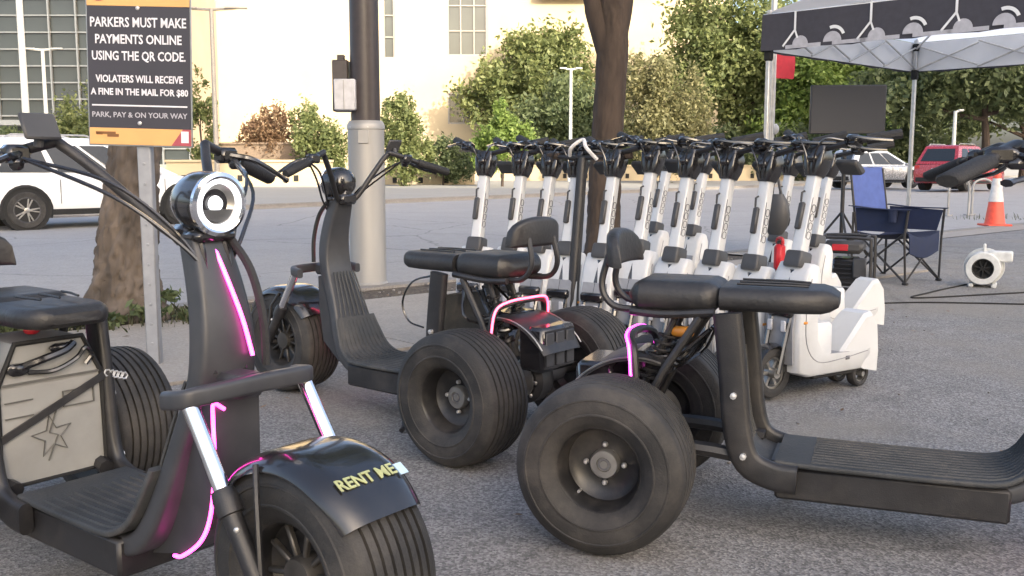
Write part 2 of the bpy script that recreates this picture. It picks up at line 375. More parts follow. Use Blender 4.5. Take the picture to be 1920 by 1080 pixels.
for (a, b, c, d), nx, nz in zip(hol, (1, 3, 2, 1), (6, 4, 1, 1)):
    f = MB(); t = .12
    for x in (a + t / 2, b - t / 2): f.box((x, .2, (c + d) / 2), (t, .3, d - c))
    for z in (c + t / 2, d - t / 2): f.box(((a + b) / 2, .2, z), (b - a - 2 * t, .3, t))
    for i in range(1, nx): f.box((a + (b - a) * i / nx, .2, (c + d) / 2), (.09, .2, d - c - 2 * t))
    for i in range(1, nz): f.box(((a + b) / 2, .2, c + (d - c) * i / nz), (b - a - 2 * t, .14, .09))
    w = f.build('window', 'frame', cb, smooth=False)
    for i in range(nx):
        for j in range(nz):
            MB().box((a + (b - a) * (i + .5) / nx, .3, c + (d - c) * (j + .5) / nz), ((b - a) / nx - .1, .02, (d - c) / nz - .1)).build('pane', 'glass', w, smooth=False)
gb = empty('glass_building', (-32.3, 70, -.1)); tag(gb, 'grey green glazed building with a pale mullion grid at far left', 'building')
MB().box((0, 9, 11), (19, 16, 22)).build('core', 'taupe', gb, smooth=False)
pw, ph = 1.9, 1.15
pme = MB().box((0, 0, 0), (pw - .1, .04, ph - .1)).mesh('pane', 'gglass', smooth=False)
hm, vm_ = MB().box((0, 0, 0), (19, .14, .09)).mesh('transom', 'mull', smooth=False), MB().box((0, 0, 0), (.10, .2, 20)).mesh('mullion', 'mull', smooth=False)
for j in range(16):
    link('transom', hm, gb, Matrix.Translation((0, .6, 1.6 + j * ph - ph / 2)))
    for i in range(10):
        x = -9.5 + pw * (i + .5); o = link('pane', pme, gb, Matrix.Translation((x, .75, 1.6 + j * ph)) @ Matrix.Rotation(random.uniform(-.006, .006), 4, 'Z'))
for i in range(11): link('mullion', vm_, gb, Matrix.Translation((-9.5 + pw * i, .55, 11)))
MB().box((0, .3, .5), (19, .4, 1.0)).build('plinth', 'taupe', gb, smooth=False)
MB().box((0, -.9, 3.9), (19.2, 2.4, .35)).build('entrance_canopy', 'mull', gb, smooth=False)
# unseen tower added behind the viewer to throw shade over lot and road
tw = empty('shade_tower', (70, -95, -.1)); tag(tw, 'unseen wide stone tower added behind the parking lot to shade it', 'building')
MB().box((0, 0, 26.2), (68, 30, 52.4)).build('wall', 'tower', tw, smooth=False)
MB().box((-15.5, 0, 66.2), (17, 29, 27.6)).build('upper_block', 'tower', tw, smooth=False)  # raised part added to shade the glazed building
MB().box((54.2, 0, 35), (40, 29.8, 70)).build('shade_wing', 'tower', tw, smooth=False)  # unseen wing added to shade the trees at far right
gm = MB()
for j in range(11):
    for i in range(15): gm.box((-31 + i * 4.2, 15.02, 6 + j * 4.2), (2.6, .1, 2.4))
o = gm.build('window_panes', 'glass', tw, smooth=False); o['kind'] = 'stuff'

# low walls, planters
def lowwall(label, x, y, w, h, mt='cream', rz=0.):
    t = empty('low_wall', (x, y, -.05), rz); tag(t, label, 'wall')
    MB().box((0, .3, h / 2), (w, .6, h)).build('wall', mt, t, smooth=False)
    MB().box((0, .27, h + .05), (w + .1, .72, .10)).build('coping', mt, t, smooth=False)
    if w > 6:
        d = MB()
        for i in range(int(w / 1.3)): d.box((-w / 2 + .8 + i * 1.3, -.01, h * .35), (.22, .04, .28))
        d.build('drain_slot', 'dark', t, smooth=False)
lowwall('pale stone low wall with small drain openings across the road', -12.2, 46, 7.6, 1.15)
lowwall('brown planter wall below the rust coloured shrub', -12.4, 48.6, 5.4, 2.0, 'hedge')
lowwall('small pale stone wall under the young green shrub', -5.6, 50, 7.4, .7)
lowwall('long pale kerb wall beneath the trees across the road', 9, 62, 26, .9)

# ------------------------------------------------------------------ fat tyre trikes
# local axes: x forward, y to the rider's left, z up; origin on the ground below the rear axle
WB, TR, RW = 1.345, .345, .232
def tyre_mesh():
    prof = [(.108, .070), (.116, .084), (.130, .097), (.148, .1055), (.150, .1085), (.154, .1085), (.156, .107), (.172, .109), (.188, .1075), (.190, .1095), (.194, .109), (.196, .106), (.207, .101), (.2165, .094), (.2185, .0925), (.222, .089), (.224, .083)]
    gw, n = .0055, 7
    cs = [-.066 + .022 * i for i in range(n)]
    tread = [(.2255, .079)]
    for c in reversed(cs):
        rr = RW - .0075 * (c / .08) ** 2
        for h, d in ((c + gw / 2 + .001, 0), (c + gw / 2, .0075), (c - gw / 2, .0075), (c - gw / 2 - .001, 0)): tread.append((rr - d, h))
    tread.append((.2255, -.079))
    full = prof + tread + [(r, -h) for r, h in reversed(prof)]
    return MB().lathe(full, 56, ZY).mesh('tyre', 'rubber', ang=28)
TYRE = tyre_mesh()
RIM = MB().lathe([(.112, .072), (.117, .079), (.113, .080), (.107, .072), (.104, .050), (.100, .044), (.098, .020), (.085, .008), (.055, .002), (.03, .0), (.0, .0)], 40, ZY).lathe(
    [(.112, -.072), (.117, -.079), (.113, -.080), (.107, -.072), (.104, -.040), (.085, -.020), (.03, -.012), (.0, -.012)], 40, ZY).mesh('rim', 'rim')
HUB = MB().lathe([(.040, .0), (.040, .020), (.036, .026), (.020, .027), (.018, .022), (.012, .022), (.010, .027), (.0, .027)], 24, ZY).mesh('hub', 'steel')
HCAP = MB().lathe([(.0165, .0225), (.0165, .0245), (.0, .0245)], 12, ZY).mesh('hub_cap', 'print')
BOLT = MB().lathe([(.0075, 0), (.0075, .008), (.005, .012), (0, .013)], 8, ZY).mesh('bolt', 'silver')
VALVE = MB().cyl((0, 0, 0), (0, .018, 0), .004, 6).mesh('valve', 'silver')
def spoke_mesh():
    m = MB()
    for k in range(10):
        X = Matrix.Rotation(2 * PI * k / 10 + .2, 4, 'Y')
        for s in (1, -1): m.box((.066, s * .045, 0), (.075, .014, .011), .003, X)
    m.lathe([(.036, .065), (.040, .055), (.040, -.055), (.036, -.065)], 20, ZY, cap=True)
    return m.mesh('spoke', 'dsteel')
SPOKE = spoke_mesh()
def wheel(root, x, y, side, front=False):
    w = empty('wheel', (x, y, RW), 0, root)
    if side < 0: w.rotation_euler = (PI, 0, 0)
    if front: w.rotation_euler = (0, .3, 0)
    link('tyre', TYRE, w); link('rim', RIM, w)
    if front: link('spoke', SPOKE, w); return w
    link('hub', HUB, w); link('hub_cap', HCAP, w)
    for k in range(4): a = PI / 2 * k; link('bolt', BOLT, w, Matrix.Translation((.052 * math.cos(a), .008, .052 * math.sin(a))))
    link('valve', VALVE, w, Matrix.Translation((-.062, .03, .074)))
    return w
def arc_pts(cx, cz, r, a0, a1, n): return [(cx + r * math.cos(R(a0 + (a1 - a0) * i / n)), cz + r * math.sin(R(a0 + (a1 - a0) * i / n))) for i in range(n + 1)]
def fender_mesh(name, cx, cz, r, a0, a1, hw, lip, mt='gloss', n=22):
    rings = []
    for i in range(n + 1):
        a = R(a0 + (a1 - a0) * i / n); ring = []; K = 8
        taper = 1 - .10 * max(0, abs(2 * i / n - 1) - .6) / .4
        for off, ks in ((0, range(-K, K + 1)), (-.004, range(K, -K - 1, -1))):
            for k in ks:
                q = k / K; rr = r - lip * abs(q) ** 5 + off
                ring.append((cx + rr * math.cos(a), q * hw * taper, cz + rr * math.sin(a)))
        rings.append(ring)
    return MB().loft(rings).mesh(name, mt, ang=50)
FENDER = fender_mesh('front_fender', WB, RW, .250, 147, 38, .112, .030)
REARLID = fender_mesh('rear_mudguard', .02, .245, .235, 70, 150, .12, .012, 'black')
def bent_text(body, size, r, a_mid, y0, cx, cz, mt, sx=1.):
    me = text_mesh(body, size, .0008, sx, .0008)
    for v in me.vertices:
        a = R(a_mid) + v.co.y / r; rr = r + .0022 + v.co.z
        v.co = (cx + rr * math.cos(a), y0 + v.co.x, cz + rr * math.sin(a))
    me.materials.append(M[mt]); return me
def cushion(mb, x0, x1, z, w, h, nose=.5, tail=.7, crown=.010):
    rings = []; n = 14
    for i in range(n + 1):
        t = i / n; x = x0 + (x1 - x0) * t
        e = min(1, ((t / .14) ** .5 if t < .14 else 1)) if tail < 1 else 1
        f = min(1, (((1 - t) / .10) ** .5 if t > .90 else 1)); f = max(f, .45)
        s = max(.12, min(e, f)); ww = w * (1 - (1 - nose) * max(0, (t - .55) / .45) ** 1.6) * (.55 + .45 * s)
        hh = h * s
        ring = [(x, p, z + q + crown * (1 - (2 * p / max(ww, .01)) ** 2) * (1 if q > 0 else 0)) for p, q in rrect(ww, hh, min(hh, ww) * .42, 4)]
        rings.append(ring)
    return mb.loft(rings)
HELM = {}
def make_trike(label, pos, yaw, bar_x=.85, led='pink', led2=None, batt='black', ext=0., loop=False, back_dx=0., seat_end=.560, seat_h=.064, rent=False, indicator=None, reservoir=False, sticker='lime', seat_split=.25):
    led2 = led2 or led
    t = empty('fat_tyre_trike', (pos[0], pos[1], 0), yaw); tag(t, label, 'scooter', 'fat tyre electric trikes for rent')
    # frame: deck spine sweeping up into the neck
    m = MB()
    st = [(.40, .185, .20, .05), (.60, .180, .24, .05), (.78, .180, .24, .05), (.85, .192, .235, .05), (.90, .235, .225, .05), (.945, .32, .20, .05), (.99, .44, .165, .05), (1.04, .56, .142, .056), (1.052, .66, .130, .062), (1.035, .76, .112, .062), (.995, .875, .090, .058)]
    pts = smooth([(a, b, 0) for a, b, _, _ in st], 4); ws = smooth([(c, d, 0) for _, _, c, d in st], 4)
    xz_sweep(m, [(p.x, p.y, w.x, w.y) for p, w in zip(pts, ws)], 0, .014)
    fr = m.build('frame', 'slate', t)
    m = MB(); m.prism([(.85, .158), (.97, .185), (1.065, .26), (1.09, .40), (1.092, .54), (1.03, .555), (.985, .45), (.925, .32), (.88, .23)], -.058, .058, 'y')
    m.build('lower_panel', 'slate', t)
    # ribbed rider-side trim on the rising neck
    m = MB()
    for k in range(7):
        q = -.09 + .03 * k; f = lambda z: max(.3, 1 - .55 * (z - .25) / .4)
        m.tube(smooth([(.885 - .012, q, .245), (.925 - .014, q * f(.32), .335), (.965 - .016, q * f(.44), .45), (1.01 - .018, q * f(.55), .565)], 3), .004, 5)
    m.build('neck_rib', 'deck', t)
    # deck
    m = MB(); m.box((.625, 0, .158), (.42, .265, .09), .008); m.build('deck_box', 'black', t)
    m = MB(); fbs = [(.415, .216, .292), (.60, .213, .292), (.77, .213, .290), (.825, .222, .280), (.872, .255, .262), (.914, .335, .232), (.930, .375, .215)]
    fq = smooth([(a, b, c) for a, b, c in fbs], 4); xz_sweep(m, [(p.x, p.y, p.z, .016) for p in fq], 0, .006)
    fb = m.build('footboard', 'deck', t)
    for k in range(11):
        q = (-.125 + .025 * k) / .146
        MB().tube([(p.x - .004 if p.x > .86 else p.x, q * p.z / 2, p.y + .0085) for p in fq[2:-2:2]], .0042, 5).build('tread_rib', 'deck', fb)
    # riser sides, seat rails, swing arm
    for s in (1, -1):
        m = MB(); P = smooth([(.475, .178, 0), (.41, .183, 0), (.345, .215, 0), (.315, .30, 0), (.300, .45, 0), (.280, .62, 0)], 4)
        xz_sweep(m, [(p.x, p.y, .034, .078) for p in P], s * .155, .016); m.build('riser', 'black', t)
        m = MB(); m.tube(smooth([(.24, s * .12, .615), (.10, s * .11, .602), (.0, s * .10, .605)], 4), .012, 8); m.build('seat_rail', 'black', t)
        m = MB(); m.tube(smooth([(.36, s * .12, .215), (.20, s * .135, .235), (.0, s * .15, .232)], 4), .021, 8); m.build('swing_arm', 'black', t)
        m = MB(); m.tube([(.20, s * .115, .60), (.10, s * .12, .44), (.01, s * .13, .25)], .012, 8); m.build('strut', 'black', t)
        # coil-over shock
        a, b = Vector((.12, s * .06, .585)), Vector((.0, s * .06, .315)); m = MB(); m.cyl(a, b, .010, 8)
        m.lathe([(.026, .0), (.026, .012), (0, .012)], 12, Matrix.Translation(b.lerp(a, .22)) @ (a - b).to_track_quat('Z', 'Y').to_matrix().to_4x4())
        sh = m.build('shock', 'black', t)
        hx = [b.lerp(a, .25 + .6 * i / 70) + ((a - b).to_track_quat('Z', 'Y') @ Vector((.023 * math.cos(i * .72), .023 * math.sin(i * .72), 0))) for i in range(71)]
        MB().tube(hx, .005, 5).build('coil_spring', 'black', sh)
        b2 = MB(); b2.lathe([(.009, 0), (.009, .012), (0, .014)], 8, Matrix.Translation((.305, s * .172, .40)) @ Matrix.Rotation(-s * PI / 2, 4, 'X'))
        b2.lathe([(.009, 0), (.009, .012), (0, .014)], 8, Matrix.Translation((.335, s * .172, .235)) @ Matrix.Rotation(-s * PI / 2, 4, 'X')); b2.build('bolt', 'silver', t)
    # axle, gear case, brake discs
    m = MB(); m.cyl((0, -TR + .02, RW), (0, TR - .02, RW), .020, 12); m.build('axle', 'black', t)
    m = MB(); m.cyl((0, .03, RW), (0, .21, RW), .033, 16); m.cyl((0, -.21, RW), (0, -.10, RW), .033, 16); m.build('axle_sleeve', 'slate', t)
    m = MB(); m.lathe([(.02, -.06), (.075, -.05), (.088, -.02), (.088, .03), (.07, .05), (.02, .055)], 20, Matrix.Translation((0, -.03, RW)) @ ZY, cap=True)
    m.box((.05, -.03, RW - .03), (.12, .10, .10), .02); gc = m.build('gear_case', 'black', t)
    m = MB()
    for k in range(8): a = 2 * PI * k / 8; m.ball((.07 * math.cos(a), .025, RW + .07 * math.sin(a)), .008, 6)
    m.lathe([(.062, 0), (.062, .006), (.030, .012), (0, .012)], 18, Matrix.Translation((0, .022, RW)) @ ZY); m.build('cover_plate', 'steel', gc)
    m = MB(); m.lathe([(.09, -.002), (.09, .002), (.05, .002), (.05, -.002), (.09, -.002)], 28, Matrix.Translation((0, .225, RW)) @ ZY); m.build('brake_disc', 'steel', t)
    wheel(t, 0, TR, 1); wheel(t, 0, -TR, -1); wheel(t, WB, 0, 1, True)
    # controller box below the rear mudguard
    m = MB(); m.box((-.105, 0, .37), (.11, .20, .16), .012); cbx = m.build('controller_box', 'gloss', t)
    m = MB()
    for q in (-.06, 0, .06): m.box((-.162, q, .37), (.006, .045, .12), .002)
    m.build('cooling_fin', 'slate', cbx)
    rl = link('rear_mudguard', REARLID, t)
    st_ = MB(); st_.tube([(.02 + .236 * math.cos(R(a)), -.115 + .0 * a, .245 + .236 * math.sin(R(a)) - .008) for a in range(72, 150, 6)], .0028, 5)
    st_.tube([(.02 + .236 * math.cos(R(a)), .115, .245 + .236 * math.sin(R(a)) - .008) for a in range(72, 150, 6)], .0028, 5); st_.build('edge_highlight', 'steel', rl)  # steel bead stands in for the bright highlight along the mudguard edge
    if sticker:
        me = bent_text('RENT ME', .034, .236, 128, .0, .02, .245, sticker)
        link('lettering', me, rl)
    # LED hoop over the axle
    hoop = smooth([(.035, .155, .33), (.03, .155, .43), (.02, .14, .50), (.0, .09, .525), (-.01, 0, .53), (0, -.09, .525), (.02, -.14, .50), (.03, -.155, .43), (.035, -.155, .33)], 5)
    MB().tube(hoop, .012, 8).build('rear_hoop', 'black', t)
    MB().tube([p + Vector((-.012, .008 if p.y > 0 else -.008, .008)) for p in hoop[4:-4]], .0042, 6).build('light_strip', led2, t)
    # battery between the risers
    if batt == 'white':
        po = [(-.138, .215), (.138, .215), (.136, .47), (.088, .575), (-.088, .575), (-.136, .47)]
        m = MB(); m.prism(po, .13, .325, 'x'); bx = m.build('battery_box', 'battw', t)
    else:
        m = MB(); xz_sweep(m, [(p.x - .012, p.y, .275, .022) for p in P[2:-2]], 0, .008); rp_ = m.build('riser_panel', 'deck', t)
        for k in range(8): MB().tube([(p.x + .0, -.115 + .033 * k, p.y) for p in P[9:-3:2]], .0045, 5).build('panel_rib', 'deck', rp_)
    if batt == 'white':
        m = MB(); rim_ = MB(); P = [(.327, y, z) for y, z in po]; rim_.tube(P, .007, 6, closed=True); rim_.build('case_edge', 'dark', bx)
        m.box((.329, 0, .475), (.006, .255, .005)); m.box((.328, .07, .435), (.004, .085, .003)); m.box((.328, .07, .395), (.004, .085, .003)); m.box((.328, .0285, .415), (.004, .003, .04)); m.box((.328, .1115, .415), (.004, .003, .04))
        m.box((.328, -.085, .43), (.004, .07, .003)); m.box((.328, -.085, .39), (.004, .07, .003)); m.build('panel_seam', 'battg', bx)
        stp = []
        for k in range(10):
            a = PI / 2 + PI * k / 5 + .12; r_ = .055 if k % 2 == 0 else .022
            stp.append((.328, -.005 + r_ * math.cos(a), .325 + r_ * math.sin(a)))
        sm = MB(); sm.tube(stp, .0022, 4, closed=True); sm.tube([(.328, .012, .40), (.328, -.012, .335), (.328, .010, .325), (.328, -.018, .262)], .0022, 4); sm.build('star_emblem', 'battg', bx)
        m = MB(); m.tube(smooth([(.332, -.08, .515), (.345, -.03, .53), (.345, .03, .545), (.335, .06, .56)], 4), .010, 7)
        m.ball((.333, -.085, .512), (.012, .030, .018)); m.ball((.333, .03, .552), (.012, .035, .014))
        m.tube(smooth([(.333, -.06, .50), (.345, .0, .498), (.345, .06, .52), (.345, .085, .545), (.34, .105, .525), (.335, .09, .50)], 5), .006, 6); m.build('power_cable', 'gloss', bx)
        m = MB()
        for a, b in (((.334, -.150, .335), (.336, .142, .462)),):
            d = Vector(b) - Vector(a); L = d.length; X = Matrix.Translation((Vector(a) + Vector(b)) / 2) @ Matrix.Rotation(math.atan2(d.z, d.y), 4, 'X')
            m.box((0, 0, 0), (.004, L, .020), .001, X)
        m.build('strap', 'black', bx)
        m = MB()
        for k in range(5): m.tube([(.335, .150 + .012 * k + .009 * math.cos(a), .465 - .004 * k + .009 * math.sin(a)) for a in (0, 1.05, 2.1, 3.15, 4.2, 5.25)], .0028, 5, closed=True)
        m.build('buckle_chain', 'silver', bx)
    if indicator:
        MB().ball((.335, -.045, .607), (.012, .022, .012), 10).build('indicator', 'red', t)
    if reservoir:
        MB().cyl((.12, -.05, .545), (.17, -.105, .555), .016, 12).build('damper_reservoir', 'orange', t)
    # wiring under the seat
    m = MB()
    for k in range(6):
        y0 = -.09 + .036 * k
        m.tube(smooth([(.22, y0, .56), (.12 + .02 * (k % 3), y0 * 1.2 + .02, .47 - .02 * (k % 2)), (.05, -y0, .42), (-.04, y0 * .5, .45)], 4), .0055, 5)
    m.box((.06, .0, .455), (.12, .15, .06), .01)
    m.build('wiring', 'gloss', t)
    if loop: MB().tube(smooth([(.30, .165, .61), (.40, .175, .58), (.45, .18, .50), (.42, .178, .43), (.35, .17, .41)], 5), .004, 6).build('cable_loop', 'gloss', t)
    # seat: plump rear cushion and slim front cushion
    m = MB(); cushion(m, -.012, seat_split + .005, .650 - (.064 - seat_h) * .3, .245, seat_h + .016, .95, .5, .010); m.build('rear_seat', 'leather', t)
    m = MB(); cushion(m, seat_split, seat_end, .650 - (.064 - seat_h) * .3, .235, seat_h, .72, 1.0, .005); fs = m.build('front_seat', 'leather', t)
    m = MB()
    for y in (-.06, 0, .06): m.tube([(seat_split + .04, y, .6905), (seat_end - .14, y, .6905), (seat_end - .08, y * .8, .6890)], .0035, 5)
    m.build('seat_seam', 'leather', fs)
    # backrest on two bent bars
    m = MB(); rings = []
    for i in range(13):
        a = PI * i / 12; y = -.135 * math.cos(a); hgt = .094 * math.sin(a) ** .5 + .012
        th = .012 + .010 * math.sin(a)
        rings.append([(-.066 + back_dx + .035 * (1 - math.sin(a)) + p, y, .728 + hgt / 2 + q) for p, q in rrect(th * 2, hgt, min(th, hgt / 2) * .7, 3)])
    m.loft(rings); br = m.build('backrest', 'leather', t)
    for s in (1, -1): MB().tube(smooth([(.03, s * .075, .606), (-.055 + back_dx, s * .08, .615), (-.092 + back_dx, s * .075, .67), (-.074 + back_dx, s * .07, .76)], 5), .010, 8).build('backrest_bar', 'black', t)
    # fork: bracket, chrome stanchions, lower legs
    m = MB()
    P = smooth([(1.085, -.160, .560), (1.128, -.156, .566), (1.150, -.125, .572), (1.152, 0, .574), (1.150, .125, .572), (1.128, .156, .566), (1.085, .160, .560)], 5)
    rings = []
    for i, p in enumerate(P):
        d = (P[min(i + 1, len(P) - 1)] - P[max(i - 1, 0)]).normalized(); n_ = Vector((d.y, -d.x, 0)).normalized()
        rings.append([tuple(p + n_ * a + Vector((0, 0, b))) for a, b in rrect(.028, .038, .009, 3)])
    m.loft(rings); m.box((1.105, 0, .568), (.085, .07, .05), .01); m.build('fork_bracket', 'slate', t)
    for s in (1, -1):
        a, b = Vector((1.135, s * .143, .560)), Vector((WB, s * .146, RW)); MB().cyl(a, a.lerp(b, .50), .0165, 14).build('fork_stanchion', 'chrome', t)
        m = MB(); c = a.lerp(b, .47); m.tube([c, a.lerp(b, .52), a.lerp(b, .60), a.lerp(b, .605), a.lerp(b, .97), b], [.022, .026, .026, .020, .019, .017], 12)
        m.cyl(b + Vector((0, -s * .045, 0)), b + Vector((0, s * .02, 0)), .012, 8); fl = m.build('fork_leg', 'black', t)
        MB().ball(a.lerp(b, .66) + Vector((.018, s * .012, 0)), .006, 6).build('bolt', 'silver', fl)
        MB().tube([Vector((1.07, s * .038, .59)), Vector((1.045, s * .03, .80)), Vector((1.02, s * .028, .885))], .009, 8).build('fork_crown_tube', 'gloss', t)
    ff = link('front_fender', FENDER, t)
    if rent:
        link('lettering', bent_text('RENT ME', .036, .250, 57, -.006, WB, RW, 'yel'), ff)
        m = MB()
        for y in (.106,):
            vs = []
            for dy, da in ((-.012, -.052), (.008, -.052), (.008, .052), (-.012, .052)):
                a = R(56) + da * 1.05; vs.append((WB +   .2508 * math.cos(a), y + dy - .024, RW + .2508 * math.sin(a)))
            vs += [(p[0] + .0015, p[1], p[2] + .0015) for p in vs]
            m.add(vs, [(0, 1, 2, 3), (4, 5, 6, 7), (0, 1, 5, 4), (2, 3, 7, 6), (1, 2, 6, 5), (0, 3, 7, 4)])
        m.build('sticker', 'lblue', ff)
    for s in (1, -1): MB().tube([(WB - .05, s * .112, .458), (WB - .02, s * .135, .40), (WB, s * .146, RW)], .006, 6).build('fender_stay', 'black', ff)
    # light strips on neck and lower panel
    MB().tube(smooth([(1.030, .002, .850), (1.064, .008, .785), (1.087, .026, .70), (1.0935, .044, .62)], 4), .0044, 6).build('light_strip', led, t)
    MB().tube(smooth([(1.098, -.035, .52), (1.098, -.060, .535), (1.098, -.063, .50), (1.097, -.063, .41), (1.078, -.063, .30), (1.04, -.063, .232), (.97, -.062, .182), (.92, -.05, .166)], 5), .0044, 6).build('light_strip', led, t)
    # headlight
    hl = MB(); HX = Matrix.Translation((.945, 0, .945)) @ Matrix.Rotation(R(4), 4, 'Y') @ ZX
    hl.lathe([(.0, .0), (.030, .002), (.050, .015), (.062, .04), (.066, .07), (.066, .105), (.060, .108), (.056, .10), (.0, .096)], 32, HX)
    hl.box((.975, 0, .885), (.05, .05, .07), .01); h = hl.build('headlight', 'gloss', t)
    MB().lathe([(.061, .104), (.0665, .108), (.066, .116), (.058, .120), (.053, .117)], 36, HX).build('bezel', 'chrome', h)
    MB().lathe([(.0555, .110), (.054, .1165), (.043, .1165), (.042, .108)], 36, HX).build('light_ring', 'ledw', h)
    MB().lathe([(.042, .110), (.034, .100), (.016, .090), (0, .088)], 28, HX).build('reflector', 'steel', h)
    m = MB(); m.ball((0, 0, .100), (.017, .017, .012), 14, HX); m.build('bulb', 'ledw', h)
    m = MB(); m.prism([(-.04, -.012), (.04, -.012), (.036, -.03), (0, -.038), (-.036, -.03)], .1, .108, 'z', HX @ Matrix.Rotation(PI / 2, 4, 'Z')); m.build('lower_lens', 'band', h)
    # handlebars
    kx = bar_x
    m = MB(); half = [(.975, .0, .868), (.965, .05, .875), (.5 * (.955 + kx), .115, .975), (kx, .172, 1.055), (kx - .02, .20, 1.060), (kx - .075, .36, 1.005)]
    pts = smooth([(x, -y, z) for x, y, z in reversed(half[1:])] + half, 5); m.tube(pts, .0115, 10); hb = m.build('handlebar', 'black', t)
    m = MB(); m.box((.972, 0, .872), (.06, .085, .045), .010); m.box((1.02, 0, .872), (.06, .10, .022), .008); m.build('handlebar_clamp', 'gloss', t)
    for s in (1, -1):
        a, b = Vector((kx - .055, s * .305, 1.024)), Vector((kx - .105, s * .445, .982))
        MB().tube([a, a.lerp(b, .03), a.lerp(b, .95), b], [.017, .018, .018, .014], 10).build('grip', 'grip', hb)
        c = Vector((kx - .035, s * .255, 1.040))
        m = MB(); m.box(tuple(c), (.042, .050, .038), .008); m.ball(c + Vector((.02, s * .01, -.02)), .016, 8); m.build('switch_pod', 'gloss', hb)
        m = MB(); m.tube(smooth([c + Vector((.015, 0, 0)), c + Vector((.045, s * .05, -.012)), c + Vector((.03, s * .13, -.045)), c + Vector((-.002, s * .185, -.062))], 4), [.008] * 4 + [.007] * 4 + [.006] * 4 + [.009], 7); m.build('brake_lever', 'gloss', hb)
        cb_ = MB()
        for dz, off in ((0, 0), (.03, .02)):
            cb_.tube(smooth([c + Vector((.03, 0, -.01)), (.93 + off, s * .17, .985 - dz), (1.0 + off, s * .085, .90 - dz), (1.045, s * .03, .80), (1.07, s * .02, .72)], 5), .0045, 6)
        cb_.build('brake_cable', 'gloss', hb)
    m = MB(); m.box((0, 0, 0), (.010, .075, .060), .004, Matrix.Translation((kx + .01, -.225, 1.095)) @ Matrix.Rotation(R(-28), 4, 'Y')); m.cyl((kx, -.225, 1.055), (kx + .008, -.225, 1.085), .010, 8); m.build('display', 'band', hb)
    m = MB(); m.tube(smooth([(1.03, .045, .865), (1.085, .052, .80), (1.115, .058, .70), (1.118, .060, .60)], 6), .009, 7); m.build('cable_sleeve', 'grip', t)
    # kickstand
    MB().tube([(.50, .12, .13), (.43, .20, .02), (.42, .225, .012)], .010, 7).build('kickstand', 'black', t)
    if ext:
        done = set()
        def push(o):
            for c in o.children:
                if c.type == 'EMPTY': 
                    if c.location.x > .7: c.location.x += ext
                    continue
                if c.data == FENDER: c.location.x += ext
                elif c.data.name not in done and c.data != REARLID:
                    done.add(c.data.name)
                    sh = ext if (c.parent and c.parent.type == 'MESH' and c.parent.data == FENDER) else None
                    if sh is None:
                        for v in c.data.vertices: v.co.x += ext * min(1, max(0, (v.co.x - .60) / .22))
                push(c)
        push(t)
    return t
make_trike('black fat tyre trike in the left foreground with pale battery box and RENT ME fender', (-1.440, 2.678), -.656, .775, 'pink', 'pink', 'white', rent=True, back_dx=-.08, seat_end=.475, seat_h=.050, indicator=True, sticker=None)
make_trike('black fat tyre trike beside the metal pole facing away with a red pink light hoop', (.046, 3.563), 2.451, .90, 'rose', 'rose', loop=True)
make_trike('black fat tyre trike in the right foreground with magenta light hoop and amber reservoir', (.373, 2.871), -.362, .815, 'magenta', 'magenta', ext=.16, reservoir=True, sticker=None)

# ------------------------------------------------------------------ white stand-up scooters
def small_wheel(parent, x, y, r, w, name='wheel', spokes=True):
    X = Matrix.Translation((x, y, r)) @ ZY
    m = MB(); m.lathe([(r * .62, -w * .4), (r * .8, -w * .5), (r * .95, -w * .42), (r, -w * .2), (r, w * .2), (r * .95, w * .42), (r * .8, w * .5), (r * .62, w * .4)], 24, X)
    o = m.build(name, 'rubber', parent)
    m = MB(); m.lathe([(r * .66, -w * .3), (r * .66, w * .3), (r * .55, w * .3), (r * .55, -w * .3), (r * .66, -w * .3)], 20, X); m.cyl((x, y - w * .7, r), (x, y + w * .7, r), r * .2, 10)
    if spokes:
        for k in range(6): a = PI * 2 * k / 6; m.box((r * .36, 0, 0), (r * .5, w * .35, r * .12), 0, Matrix.Translation((x, y, r)) @ Matrix.Rotation(a, 4, 'Y'))
    m.build('rim', 'steel', o); return o
